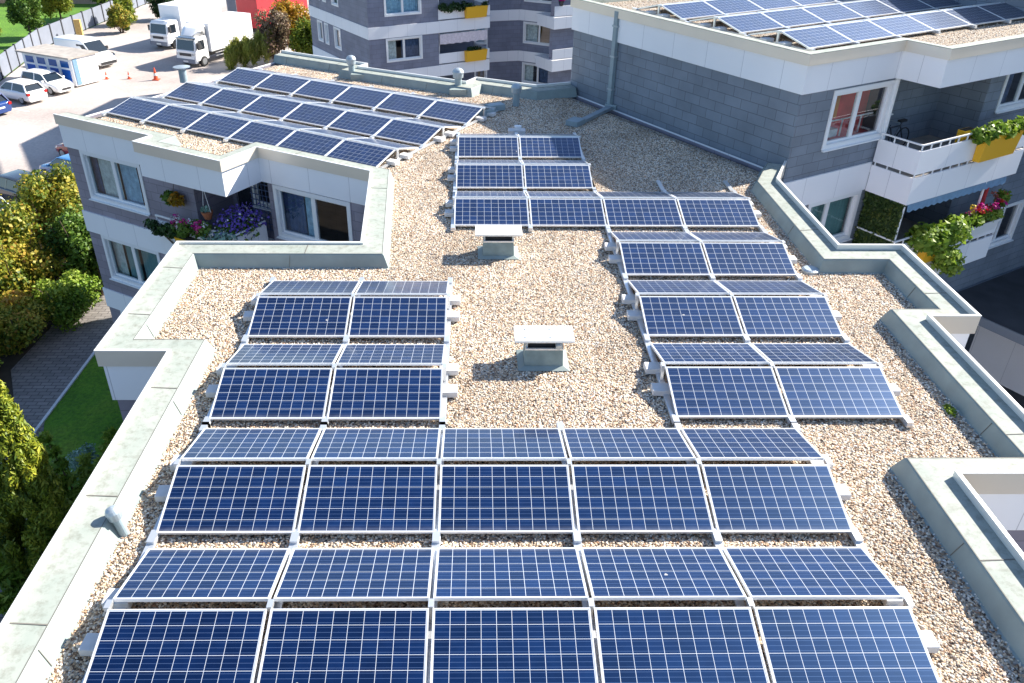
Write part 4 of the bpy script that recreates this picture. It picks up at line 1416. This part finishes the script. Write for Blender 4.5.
# green screen mat at the left end of the lower balcony
t = thing('hedge_screen', 'green leafy privacy mat closing the side of the right lower balcony', 'privacy screen', RB(3.56, .7, -3.0), world=True)
MB().box(3.555, 3.585, .12, 1.26, -3.0, -1.12, RB).build('backing', 'leaf_mat', t)
leaves('foliage', 'leaf_mat', [(*RB(3.56, .12 + 1.1 * (k % 8) / 7, -2.9 + 1.75 * (k // 8) / 7), .05, .13, .17) for k in range(64)], 3800, .055, t, seed=41, shell=.1)
t = thing('awning', 'blue scalloped awning rolled under the right upper balcony', 'awning', RB(5.6, 1.2, -1.1), world=True)
mb = MB()
for k in range(34):
    a, b_ = 3.72 + 4.7 * k / 34, 3.72 + 4.7 * (k + 1) / 34
    za, zb = -1.30 - .05 * abs(math.sin(k * math.pi / 2)), -1.30 - .05 * abs(math.sin((k + 1) * math.pi / 2))
    mb.poly([RB(a, 1.30, za), RB(b_, 1.30, zb), RB(b_, 1.27, -1.06), RB(a, 1.27, -1.06)])
mb.build('valance', 'awning_blue', t)
MB().tube(RB(3.7, 1.2, -1.12), RB(8.45, 1.2, -1.12), .05).build('roller', 'window_white', t)
t = thing('parasol', 'closed red parasol standing on the right lower balcony', 'parasol', RB(7.9, 1.0, -3.05), world=True)
MB().tube(RB(7.9, 1.0, -3.05), RB(8.05, 1.05, -1.25), .018).build('pole', 'window_white', t)
MB().tube(RB(7.98, 1.02, -2.1), RB(8.05, 1.05, -1.25), .10, .03, 10).build('canopy', 'cloth_red', t)
t = thing('bicycle', 'dark bicycle leaning in the right upper loggia', 'bicycle', RB(4.9, -.5, -.3), world=True)
for a in (4.55, 5.45):
    mb = MB()
    for k in range(14):
        t0, t1 = 2 * math.pi * k / 14, 2 * math.pi * (k + 1) / 14
        mb.tube(RB(a + .3 * math.cos(t0), -.5, .02 + .3 * math.sin(t0)), RB(a + .3 * math.cos(t1), -.5, .02 + .3 * math.sin(t1)), .018, n=6, caps=False)
    mb.build('wheel', 'tyre', t)
mb = MB()
for p, q in (((4.55, .02), (4.75, .5)), ((4.75, .42), (5.25, .42)), ((5.25, .5), (5.0, .0)), ((4.78, .4), (5.0, .0)), ((5.0, 0), (5.45, .02)), ((5.22, .42), (5.45, .02))):
    mb.tube(RB(p[0], -.5, p[1]), RB(q[0], -.5, q[1]), .018, n=6)
mb.build('frame', 'paint_dark', t)
MB().tube(RB(4.75, -.75, .62), RB(4.75, -.25, .62), .015, n=6).build('handlebar', 'galvanised', t)
MB().box(5.12, 5.4, -.56, -.44, .52, .58, RB).build('saddle', 'plastic_black', t)

# left wing loggia
WL = Frame(uvp(0, 13.95), (C3, -S3), (-S3, -C3))
t = planter(WL, -17.95, -16.85, .01, -2.42, .28, 'yellow box of pink and white flowers on the left wing balcony')
flowerbed(WL, -18.0, -16.8, .1, -2.1, [('petal_pink', 230), ('petal_white', 190), ('petal_magenta', 130)], t, 51, 'leaf_mid', 700, .42, .09)
t = planter(WL, -16.75, -15.98, .01, -2.42, .28, 'box of low green plants at the right corner of the left wing balcony', 'terracotta')
flowerbed(WL, -16.8, -16.0, .02, -2.15, [('petal_white', 50)], t, 57, 'leaf_bluegreen', 500, .35, .07)
t = thing('flower_pot', 'big bush of violet flowers in the right of the left wing loggia', 'pot', WL(-16.3, -.55, -2.72), world=True)
MB().lathe([(.2, -2.72), (.28, -2.3), (.29, -2.28)], (*uvp(-16.35, 14.5), 0), 14).build('pot', 'terracotta', t)
leaves('foliage', 'leaf_mid', [(*uvp(-16.4 + .13 * (k % 3), 14.25 + .14 * k), -1.85 + .1 * (k % 2), .36, .36, .36) for k in range(5)], 900, .08, t, seed=55)
leaves('blossom', 'petal_violet', [(*uvp(-16.4 + .13 * (k % 3), 14.2 + .14 * k), -1.7 + .12 * (k % 2), .40, .40, .40) for k in range(6)], 620, .075, t, seed=56, long=1.0, shell=.8)
leaves('blossom', 'petal_white', [(*uvp(-16.4 + .13 * (k % 3), 14.2 + .14 * k), -1.7 + .12 * (k % 2), .42, .42, .42) for k in range(6)], 70, .06, t, seed=58, long=1.0, shell=.8)
t = thing('dwarf_pine', 'dark green dwarf pine leaning out at the left end of the left wing balcony', 'plant', WL(-18.7, .1, -2.5), world=True)
leaves('foliage', 'leaf_dark', [(*WL(-18.95 + .28 * k, .12, -2.02 - .12 * (k % 2)), .22, .2, .13) for k in range(4)], 500, .09, t, seed=61)
MB().tube(WL(-18.3, .05, -2.5), WL(-18.9, .12, -2.0), .025).build('trunk', 'bark', t)
t = thing('hanging_basket', 'round hanging basket of reddish leaves on the left wing wall', 'hanging basket', WF(-18.55, .2, -1.35), world=True)
leaves('foliage', 'leaf_orange', [(*WF(-18.4, .22, -1.35), .2, .2, .2)], 160, .09, t, seed=63)
leaves('leaf_clump', 'leaf_mid', [(*WF(-18.7, .22, -1.35), .2, .18, .2)], 170, .09, t, seed=64)
MB().tube(WF(-18.55, .2, -1.3), WF(-18.55, .02, -.75), .008, n=5).build('cord', 'bark', t)
t = thing('hanging_pot', 'terracotta pot hung on white cords in the left wing loggia', 'hanging pot', WL(-17.1, -.3, -1.5), world=True)
MB().lathe([(.09, -1.62), (.16, -1.42), (.17, -1.40)], (*uvp(-17.1, 14.25), 0), 12).build('pot', 'terracotta', t)
leaves('foliage', 'leaf_bluegreen', [(*uvp(-17.12, 14.25), -1.34, .14, .14, .1)], 80, .07, t, seed=65)
mb = MB()
for d in (-.14, .14): mb.tube((*uvp(-17.1 + d, 14.25), -1.4), (*uvp(-17.1, 14.25), -.7), .008, n=5)
mb.build('cord', 'window_white', t)
t = thing('trellis', 'dark square trellis on the back wall of the left wing loggia', 'trellis', (*uvp(-16.9, 15.9), -2.6), world=True)
mb = MB()
for k in range(7):
    mb.box(-17.1 + .14 * k, -17.08 + .14 * k, .03, .05, -2.5, -1.0, WF3)
for k in range(9):
    mb.box(-17.12, -16.22, .051, .066, -2.45 + .17 * k, -2.43 + .17 * k, WF3)
mb.build('lattice', 'curtain_blue', t)

# ------------------------------------------------------------------ vehicles
def ring(x, pts):
    r = [(x, y, z) for y, z in pts]
    return r + [(x, -y, z) for y, z in reversed(pts)]


def wheels(t, xs, y, r=.32, w=.20):
    for x in xs:
        for s in (-1, 1):
            wh = MB().tube((x, s * (y - w), r), (x, s * y, r), r, n=18).build('wheel', 'tyre', t)
            mb = MB().tube((x, s * (y - .02), r), (x, s * (y + .012), r), r * .66, n=14)
            mb.build('rim', 'rim', wh)


def make_car(paint, kind='hatch', label='', group=None):
    t = thing('parked_car', label, 'car', group=group)
    zb = .22
    def S(x, w, zt, top=.90):
        return ring(x, [(w * .86, zb), (w * .98, zb + .14), (w, .55), (w * .985, zt - .14), (w * top, zt - .02), (w * .6, zt)])
    L = 2.1
    rear = [(-L, .74, .74), (-L + .05, .80, .88), (-L + .25, .855, .94)] if kind == 'hatch' else [(-L - .15, .72, .74), (-L - .08, .80, .90), (-L + .2, .85, .95)]
    st = rear + [(-1.0, .875, .95), (.2, .875, .95), (.85, .87, .95), (1.15, .865, .90), (1.7, .84, .80), (1.98, .78, .70), (2.1, .68, .58)]
    MB().loft([S(*q) for q in st]).build('body', paint, t, smooth=True)
    x0, x1 = (-L + .22, 1.05)
    t0, t1 = (-L + .62, .28) if kind == 'hatch' else (-1.65, .28)
    hb, ht, zb2, zt2 = .80, .60, .90, 1.42
    MB().hexa([(x0, -hb, zb2), (x1, -hb, zb2), (x1, hb, zb2), (x0, hb, zb2), (t0, -ht, zt2), (t1, -ht, zt2), (t1, ht, zt2), (t0, ht, zt2)]).build('windows', 'car_glass', t)
    rings = []
    for x, zz, ww in ((t0 - .14, zt2 - .05, ht + .01), (t0 + .02, zt2 + .015, ht + .015), ((t0 + t1) / 2, zt2 + .045, ht + .02), (t1 - .05, zt2 + .015, ht + .015), (t1 + .10, zt2 - .05, ht + .01)):
        rings.append(ring(x, [(ww + .03, zz - .05), (ww + .012, zz), (ww * .7, zz + .025)]))
    MB().loft(rings).build('roof', paint, t, smooth=True)
    mb = MB()
    for s in (-1, 1):
        for (xa, xb, w) in ((x1, t1 + .05, .05), (x0, t0 - .05, .09), (-.35, -.42, .06)):
            za, zb_ = (zb2, zt2)
            mb.hexa([(xa - w, s * (hb + .006), za), (xa + w * .4, s * (hb + .006), za), (xa + w * .4, s * (hb - .05), za), (xa - w, s * (hb - .05), za),
                     (xb - w, s * (ht + .012), zb_), (xb + w * .4, s * (ht + .012), zb_), (xb + w * .4, s * (ht - .04), zb_), (xb - w, s * (ht - .04), zb_)])
    mb.build('pillars', paint, t)
    wheels(t, (-1.28, 1.30), .86)
    for s in (-1, 1):
        MB().hexa([(1.80, s * .50, .60), (2.02, s * .50, .58), (1.93, s * .79, .58), (1.72, s * .82, .60), (1.74, s * .50, .74), (1.92, s * .50, .70), (1.84, s * .75, .70), (1.70, s * .80, .75)]).build('headlight', 'lamp_glass', t)
        MB().box(-L - .02 - (.12 if kind != 'hatch' else 0), -L + .16, min(s * .60, s * .83), max(s * .60, s * .83), .68, .86).build('taillight', 'lamp_red', t)
        MB().box(.72, .86, min(s * .86, s * 1.0), max(s * .86, s * 1.0), .92, 1.04).build('mirror', paint, t)
    MB().box(2.02, 2.115, -.40, .40, .34, .50).build('grille', 'grille', t)
    MB().box(-L - .03 - (.13 if kind != 'hatch' else 0), -L + .1, -.26, .26, .52, .63).build('number_plate', 'house_white', t)
    return t


def place(t, x, y, deg):
    t.location = (x, y, GZ + .01); t.rotation_euler = (0, 0, R(deg))


gp = 'cars parked on the lot'
place(make_car('white_paint', 'estate', 'white estate car with its bonnet toward the blue-doored cabin', gp), -33.5, 64.7, -28)
place(make_car('white_paint', 'hatch', 'white hatchback showing its rear beside the white estate car', gp), -34.4, 62.0, 152)
place(make_car('paint_blue', 'hatch', 'dark blue hatchback cut off by the left picture edge', gp), -35.4, 58.6, 152)
place(make_car('paint_red', 'hatch', 'red car just visible past the left wing corner', gp), -23.9, 48.6, 150)
place(make_car('paint_lightblue', 'estate', 'bright blue car parked behind the yellow-green shrubs', gp), -23.2, 44.9, 150)
place(make_car('paint_dark', 'hatch', 'dark car behind the shrubs, next below the bright blue one', gp), -25.0, 41.9, 150)
place(make_car('paint_silver', 'hatch', 'silver blue car behind the shrubs at the left picture edge', gp), -25.6, 38.8, 150)

# van
t = thing('delivery_van', 'white panel van parked behind the cabin with blue doors', 'van')
def SV(x, w, zt):
    return ring(x, [(w * .92, .30), (w, .5), (w, 1.1), (w * .95, zt - .15), (w * .88, zt - .03), (w * .5, zt)])
MB().loft([SV(-2.7, .93, 2.0), (SV(-2.65, .97, 2.2)), SV(.55, .98, 2.25), SV(.95, .97, 2.12), SV(1.75, .95, 1.22), SV(2.35, .92, 1.02), SV(2.6, .82, .80)]).build('body', 'van_white', t, smooth=True)
MB().hexa([(1.02, -.84, 2.04), (1.02, .84, 2.04), (1.02, .80, 2.0), (1.02, -.80, 2.0), (1.74, -.84, 1.26), (1.74, .84, 1.26), (1.7, .8, 1.2), (1.7, -.8, 1.2)]).build('inner', 'car_glass', t)
MB().hexa([(1.03, -.80, 2.06), (1.03, .80, 2.06), (.98, .80, 2.02), (.98, -.80, 2.02), (1.78, -.86, 1.27), (1.78, .86, 1.27), (1.72, .86, 1.20), (1.72, -.86, 1.20)]).build('windscreen', 'car_glass', t)
for s in (-1, 1):
    MB().hexa([(.15, s * .955, 1.28), (1.5, s * .965, 1.28), (1.5, s * .90, 1.28), (.15, s * .90, 1.28), (.15, s * .945, 1.9), (1.02, s * .945, 1.9), (1.02, s * .88, 1.9), (.15, s * .88, 1.9)]).build('side_window', 'car_glass', t)
    MB().box(2.30, 2.56, min(s * .55, s * .85), max(s * .55, s * .85), .72, .95).build('headlight', 'lamp_glass', t)
    MB().box(1.35, 1.5, min(s * .98, s * 1.15), max(s * .98, s * 1.15), 1.3, 1.55).build('mirror', 'plastic_black', t)
MB().box(2.45, 2.64, -.8, .8, .35, .58).build('bumper', 'plastic_black', t)
wheels(t, (-1.6, 1.65), .96, .36, .22)
place(t, -34.0, 73.6, -28)


def make_truck(label, tall=1.0, deflector=False):
    t = thing('box_truck', label, 'truck', group='white box trucks on the lot')
    # cab 0..-1.9, box behind
    def SC(x, w, zt, z0=.55):
        return ring(x, [(w, z0), (w, 1.2), (w, zt - .3), (w * .95, zt - .08), (w * .6, zt)])
    MB().loft([SC(-.02, .98, 1.35), SC(-.12, 1.05, 1.45), SC(-.30, 1.06, 2.28), SC(-.55, 1.04, 2.50), SC(-1.75, 1.04, 2.52)]).build('cab', 'white_paint', t, smooth=False, bevel=.03)
    MB().hexa([(-.085, -.92, 1.42), (-.085, .92, 1.42), (-.25, .92, 1.42), (-.25, -.92, 1.42), (-.285, -.88, 2.22), (-.285, .88, 2.22), (-.4, .88, 2.22), (-.4, -.88, 2.22)]).build('windscreen', 'car_glass', t)
    for s in (-1, 1):
        MB().hexa([(-.45, s * 1.065, 1.42), (-1.35, s * 1.065, 1.42), (-1.35, s * 1.0, 1.42), (-.45, s * 1.0, 1.42), (-.6, s * 1.06, 2.15), (-1.35, s * 1.06, 2.15), (-1.35, s * 1.0, 2.15), (-.6, s * 1.0, 2.15)]).build('side_window', 'car_glass', t)
        MB().box(-.09, .02, min(s * .62, s * .95), max(s * .62, s * .95), .72, .92).build('headlight', 'lamp_glass', t)
        MB().box(-.45, -.3, min(s * 1.1, s * 1.32), max(s * 1.1, s * 1.32), 1.55, 2.05).build('mirror', 'plastic_black', t)
    MB().box(-.3, .06, -1.04, 1.04, .38, .70).build('bumper', 'fence_grey', t)
    MB().box(-.05, .015, -.62, .62, .95, 1.18).build('grille', 'grille', t)
    MB().box(.061, .07, -.26, .26, .46, .58).build('number_plate', 'house_white', t)
    H = 3.35 * tall
    bx = MB().box(-7.9, -2.0, -1.22, 1.22, 1.05, H).build('cargo_box', 'box_white', t, bevel=.02)
    mb = MB()
    for z in (1.05, H - .07):
        for s in (-1.235, 1.225): mb.box(-7.9, -2.0, s, s + .012, z, z + .07)
    mb.build('edge_trim', 'alu', bx)
    MB().box(-4.62, -4.56, -1.238, -1.222, 1.6, 2.9).build('door_strap', 'paint_dark', bx)
    MB().box(-7.8, -.3, -.45, .45, .55, 1.04).build('chassis', 'plastic_black', t)
    mb = MB()
    for s in (-1.12, 1.06): mb.box(-5.2, -2.6, s, s + .06, .55, .62); mb.box(-5.2, -2.6, s, s + .06, .8, .87)
    mb.build('side_guard', 'alu', t)
    if deflector:
        MB().loft([ring(-.5, [(.7, 2.5), (.6, 2.53), (.3, 2.56)]), ring(-1.2, [(.95, 2.5), (.92, 2.95), (.5, 3.02)]), ring(-1.8, [(1.0, 2.5), (1.0, 3.25), (.5, 3.3)])]).build('wind_deflector', 'white_paint', t, smooth=True)
        MB().box(-.45, -.12, -.95, .95, 2.30, 2.38).build('sun_visor', 'car_glass', t)
    wheels(t, (-1.05, -5.9), 1.12, .42, .30)
    return t


t1 = make_truck('white box truck parked farther back by the fence', 1.08)
place(t1, -29.9, 80.0, 246)
t2 = make_truck('white box truck with roof deflector parked nearer, beside the tall grass', 1.0, True)
place(t2, -25.2, 72.8, 246)

# red trailer and further white vehicles behind
t = thing('trailer', 'red box trailer with a white stripe behind the white trucks', 'trailer', (-22.3, 86.5, GZ), R(246))
MB().box(-7.5, 1.0, -1.25, 1.25, 1.0, 3.9).build('body', 'trailer_red', t)
MB().box(-7.45, .95, -1.275, -1.256, 2.35, 2.48).build('stripe', 'house_white', t)
MB().box(-7, .5, -.5, .5, .5, .99).build('chassis', 'plastic_black', t)
wheels(t, (-6.0, -4.8), 1.15, .48, .3)
t = thing('parked_van', 'white van half hidden by the orange bush at the top edge', 'van', (-17.4, 84.5, GZ), R(246))
MB().loft([SV(-2.7, .98, 2.4), SV(.6, .98, 2.5), SV(1.0, .97, 2.3), SV(1.75, .95, 1.3), SV(2.35, .92, 1.05), SV(2.6, .82, .80)]).build('body', 'van_white', t, smooth=True)
MB().hexa([(1.03, -.80, 2.26), (1.03, .80, 2.26), (.98, .80, 2.2), (.98, -.80, 2.2), (1.78, -.86, 1.34), (1.78, .86, 1.34), (1.72, .86, 1.25), (1.72, -.86, 1.25)]).build('windscreen', 'car_glass', t)
wheels(t, (-1.6, 1.65), .96, .36, .22)
t = thing('lorry', 'grey and white lorry rear between the white trucks and red trailer', 'truck', (-25.2, 91, GZ), R(246))
MB().box(-6, 0, -1.25, 1.25, 1.0, 3.7).build('cargo_box', 'paint_silver', t)
MB().box(.002, .02, -1.15, -.05, 1.1, 3.6).build('rear_door', 'fence_grey', t); MB().box(.002, .02, .05, 1.15, 1.1, 3.6).build('rear_door', 'fence_grey', t)
wheels(t, (-5, -1), 1.15, .45, .3)

# toilet cabin row
TA = R(152)
te = Vector((-.885, .466)).normalized(); tn = Vector((-te.y, te.x))
if tn.y > 0: tn = -tn
TF = Frame((-31.7, 65.6), te, tn)
t = thing('site_toilet_cabin', 'white site cabin with four blue doors and a flat grey roof', 'cabin', TF(3, -1.2, GZ), world=True)
TL = 5.7
mb = MB(); mb.box(0, TL, -2.35, 0, GZ + .12, GZ + 2.2, TF); mb.build('wall', 'box_white', t)
MB().box(-.12, TL + .35, -2.6, .3, GZ + 2.202, GZ + 2.32, TF).build('roof', 'roof_felt', t)
for k in range(4):
    a = .22 + 1.35 * k
    d = MB().box(a, a + 1.12, .004, .05, GZ + .16, GZ + 2.02, TF).build('door', 'box_white', t)
    MB().box(a + .08, a + 1.04, .051, .07, GZ + .22, GZ + 1.32, TF).build('door_panel', 'door_blue', d)
    MB().box(a + .10, a + 1.02, .051, .07, GZ + 1.48, GZ + 1.98, TF).build('door_window', 'glass_blue', d)
MB().box(-.05, -.004, -.5, -.1, GZ + .2, GZ + 2.15, TF).build('corner_panel', 'awning_blue', t)

# traffic cones
def make_cone(label):
    t = thing('traffic_cone', label, 'traffic cone', group='traffic cones on the lot')
    MB().box(-.2, .2, -.2, .2, 0, .04).build('base', 'cone_orange', t)
    MB().lathe([(.14, .04), (.03, .72)], n=14).build('cone', 'cone_orange', t)
    MB().lathe([(.112, .26), (.087, .40)], n=14).build('stripe', 'house_white', t)
    return t
for (x, y, l, s) in ((-30.5, 68.5, 'small orange cone nearest the cabin with blue doors', .8), (-28.7, 68.6, 'small orange cone, middle one of the three', .8), (-26.4, 68.3, 'taller orange traffic cone in front of the nearer truck', 1.35)):
    t = make_cone(l); t.location = (x, y, GZ + .01); t.scale = (s, s, s)

# boundary fence
t = thing('boundary_fence', 'grey panel fence with dark posts between the lawn and the parking lot', 'fence', (-40.8, 66, GZ), world=True)
for k in range(20):
    if k < 7:
        Ff, Lf = edge_frame((-38.0, 63.5), (-41.0, 80)); m = 7; kk = k
    else:
        Ff, Lf = edge_frame((-41.0, 80), (-39.9, 110)); m = 13; kk = k - 7
    a0, a1 = Lf * kk / m, Lf * (kk + 1) / m
    MB().box(a0 + .08, a1 - .08, -.03, .03, GZ + .1, GZ + 1.75, Ff).build('panel', 'fence_grey', t)
    MB().box(a0 - .08, a0 + .08, -.09, .09, GZ, GZ + 1.85, Ff).build('post', 'asphalt_dark', t)
# garden wall and house behind the lawn
t = thing('garden_wall', 'tan rendered wall closing the lawn at the top left', 'wall', (-60, 106, GZ), world=True)
MB().box(-90, -40.5, 105.5, 106, GZ, GZ + 3.4).build('wall', 'tan_wall', t); MB().box(-90.1, -40.4, 105.4, 106.1, GZ + 3.401, GZ + 3.52).build('coping', 'house_white', t)
t = thing('garden_shed', 'white garden house at the top left picture corner', 'shed', (-61.5, 101, GZ), world=True)
MB().box(-66, -58.2, 99, 103, GZ, GZ + 3.0).build('wall', 'house_white', t); MB().box(-66.3, -57.9, 98.7, 103.3, GZ + 3.001, GZ + 3.2).build('roof', 'roof_felt', t)
MB().box(-59.5, -58.7, 98.96, 98.998, GZ + .3, GZ + 1.1).build('window', 'car_glass', t)
t = MB().box(-39.3, -38.7, 84.0, 84.3, GZ, GZ + 1.9).build('timber_board', 'wood_yellow')
tag(t, 'upright yellow timber board leaning at the fence behind the van', 'board')

# ------------------------------------------------------------------ trees and shrubs
def tree(name, label, x, y, h, crown_z, R3, mat, n, size, seed, group=None, trunk_r=.11, cat='tree'):
    t = thing(name, label, cat, (x, y, GZ), group=group, world=True)
    c = (x, y, GZ + crown_z)
    mb = MB()
    g = random.Random(seed)
    top = Vector((x + g.uniform(-.1, .1), y, GZ + crown_z))
    mb.tube((x, y, GZ - .05), tuple(top), trunk_r, trunk_r * .55, 8)
    for k in range(6):
        a = 2 * math.pi * k / 6 + g.random()
        mb.tube(tuple(top - Vector((0, 0, R3[2] * .4 * g.random()))), (x + R3[0] * .7 * math.cos(a), y + R3[1] * .7 * math.sin(a), GZ + crown_z + R3[2] * g.uniform(-.1, .6)), trunk_r * .4, trunk_r * .12, 6)
    mb.build('trunk', 'bark', t)
    leaves('crown', mat, blob_clumps(c, R3, 26, seed, (.28, .46)), n, size, t, seed=seed)
    return t


tree('garden_tree', 'round green garden tree on the lawn, second from the left', -42.3, 81.2, 5.5, 3.5, (1.75, 1.75, 2.2), 'leaf_mid', 13000, .14, 101)
tree('garden_tree', 'taller yellow-green tree behind the cabin with blue doors', -41.6, 86.6, 6, 4.2, (2.1, 2.1, 2.5), 'leaf_yellowgreen', 15000, .14, 102)
tree('garden_tree', 'yellow-green young tree cut by the left picture edge', -44.2, 77.2, 4, 2.4, (1.3, 1.3, 1.6), 'leaf_yellowgreen', 7000, .13, 103)
tree('garden_tree', 'dark green tree at the top edge left of the timber board', -41.8, 97.2, 5, 3.6, (1.7, 1.7, 2.0), 'leaf_dark', 10000, .14, 104)
tree('garden_tree', 'dark green tree with a pale trunk at the top edge beside the fence', -40.9, 95.0, 5, 3.3, (1.4, 1.4, 1.8), 'leaf_mid', 9000, .14, 105)


def shrub(name, label, x, y, h, r, mat, n, size, seed, group=None, cat='shrub', z0=0.05, ry=None):
    t = thing(name, label, cat, (x, y, GZ), group=group, world=True)
    mb = MB(); g = random.Random(seed)
    for k in range(7):
        a = 2 * math.pi * k / 7
        mb.tube((x + .12 * math.cos(a), y + .12 * math.sin(a), GZ), (x + r * .7 * math.cos(a), y + r * .7 * math.sin(a), GZ + h * g.uniform(.5, .85)), .05, .015, 6)
    mb.build('stems', 'bark', t)
    cl = blob_clumps((x, y, GZ + h * .5), (r, ry or r, h * .5), 34, seed, (.22, .42))
    leaves('foliage', mat, cl, n, size, t, seed=seed, shell=.45)
    return t


shrub('shrub', 'tall yellow and green shrub at the corner of the left wing', -18.3, 33.4, 5.0, 2.3, 'leaf_autumn', 22000, .115, 201)
shrub('shrub', 'green shrub close to the left wing wall', -16.3, 30.9, 4.6, 1.7, 'leaf_mid', 15000, .105, 202)
shrub('shrub', 'golden shrub at the left picture edge above the paved path', -19.0, 29.2, 4.6, 2.3, 'leaf_autumn', 20000, .105, 203)
shrub('shrub', 'yellowish green shrub beside the shaded path', -17.7, 26.4, 2.4, 1.5, 'leaf_autumn', 11000, .095, 204)
shrub('shrub', 'yellow shrub in front of the silver blue car', -21.4, 32.6, 3.3, 2.1, 'leaf_autumn', 16000, .115, 205)
shrub('shrub', 'low bright green shrub at the bend of the path', -16.5, 28.6, 2.2, 1.4, 'leaf_fresh', 9000, .09, 206)
shrub('shrub', 'low leafy shrub left of the path in shade', -18.4, 24.0, 2.4, 1.5, 'leaf_fresh', 11000, .095, 208)
shrub('shrub', 'reddish yellow shrub cut by the left picture edge', -21.6, 28.0, 4.0, 2.0, 'leaf_autumn', 11000, .105, 209)
# conifers
t = thing('conifer', 'tall golden green columnar conifer at the left picture edge', 'tree', (-11.45, 15.3, GZ), world=True)
MB().tube((-11.45, 15.3, GZ), (-11.45, 15.3, GZ + 1.2), .12, .08, 8).build('trunk', 'bark', t)
cl = []
for k in range(190):
    zz = rng.random() ** 1.2
    rr = 1.12 * (1 - zz) ** .6 + .03
    a = rng.uniform(0, 2 * math.pi)
    cl.append((-11.45 + rr * .82 * math.cos(a), 15.3 + rr * .82 * math.sin(a), GZ + .4 + zz * 5.6, .17, .17, .40, .12))
leaves('foliage', 'leaf_thuja', cl, 52000, .045, t, seed=301, shell=.5, up=.2, long=3.2, align=.75)


def juniper(name, label, x, y, r, h, mat, n, size, seed, arms=16):
    t = thing(name, label, 'shrub', (x, y, GZ), world=True)
    g = random.Random(seed); cl = []; mb = MB()
    for k in range(arms):
        a = 2 * math.pi * k / arms + g.uniform(-.2, .2); L = r * g.uniform(.65, 1.1); hh = h * g.uniform(.45, 1.0)
        mb.tube((x, y, GZ + .1), (x + L * .85 * math.cos(a), y + L * .85 * math.sin(a), GZ + hh), .04, .01, 5)
        for j in range(5):
            f = .3 + .7 * j / 4
            cl.append((x + L * f * math.cos(a), y + L * f * math.sin(a), GZ + .15 + hh * f ** .8, .26 * (1.25 - f * .6), .26 * (1.25 - f * .6), .13, .3))
    mb.build('branches', 'bark', t)
    leaves('foliage', mat, cl, n, size, t, seed=seed, shell=.3, long=3.0)
    return t


juniper('juniper', 'spreading green juniper beside the golden conifer', -11.1, 16.9, 1.4, 2.4, 'leaf_fresh', 9000, .10, 310)
juniper('juniper', 'dark juniper at the foot of the golden conifer by the picture edge', -11.2, 14.0, 1.5, 1.8, 'leaf_fresh', 7000, .10, 311)
t = thing('shrub', 'small round blue-green shrub on the shaded lawn', 'shrub', (-12.0, 19.0, GZ), world=True)
leaves('foliage', 'leaf_bluegreen', blob_clumps((-12.0, 19.0, GZ + .55), (.7, .7, .55), 20, 9, (.3, .5)), 3200, .07, t, seed=320)
MB().tube((-12.0, 19.0, GZ), (-12.0, 19.0, GZ + .6), .04).build('stem', 'bark', t)
# planting between trucks and the far block
shrub('shrub', 'purple-brown shrub beside the red trailer', -17.7, 74.6, 4.8, 1.9, 'leaf_purple', 9000, .14, 401)
shrub('shrub', 'orange autumn bush above the purple-brown shrub', -16.2, 77.0, 5.8, 2.2, 'leaf_orange', 9000, .15, 402)
shrub('shrub', 'green bush against the distant grey block', -14.4, 73.2, 4.8, 1.7, 'leaf_yellowgreen', 9000, .14, 403)
t = thing('ornamental_grass', 'tall pale grass clump beside the nearer truck', 'grass', (-19.9, 73.4, GZ), world=True)
leaves('blades', 'leaf_reed', [(-21.3 + .3 * k, 72.2 + .22 * (k % 5) + .12 * k, GZ + .9 + .25 * (k % 3) + .05 * k, .4, .4, 1.0, .4) for k in range(12)], 9000, .09, t, seed=404, shell=.2, long=7, up=0, align=.8)
shrub('shrub', 'bright green bush along the fence behind the timber board', -37.4, 92.5, 3.2, 1.6, 'leaf_yellowgreen', 7000, .14, 405)
shrub('shrub', 'olive bush behind the fence near the farther truck', -36.4, 88.0, 2.8, 1.3, 'leaf_autumn', 6000, .14, 406)
shrub('shrub', 'dark bush at the fence corner near the farther truck', -34.6, 95.5, 3.2, 1.6, 'leaf_dark', 6000, .14, 407)

# ------------------------------------------------------------------ cables left lying on the gravel
def cable(pts, label):
    g = random.Random(len(label))
    P = [Vector((x, y, .035)) for x, y in pts]
    mb = MB(); prev = P[0]
    for a, b_ in zip(P[:-1], P[1:]):
        n = 6
        for k in range(1, n + 1):
            q = a.lerp(b_, k / n) + Vector((g.uniform(-.02, .02), g.uniform(-.02, .02), g.uniform(-.008, .01)))
            mb.tube(tuple(prev), tuple(q), .011, n=6)
            prev = q
    return tag(mb.build('cable', 'plastic_black'), label, 'cable')


cable([(-.78, 9.4), (-.62, 9.05), (-.70, 8.75)], 'short black cable looping from the left two-wide rack to the front rack')
cable([(2.40, 16.3), (2.15, 16.55), (2.05, 16.72)], 'short black cable between the right rack and the four-wide row')
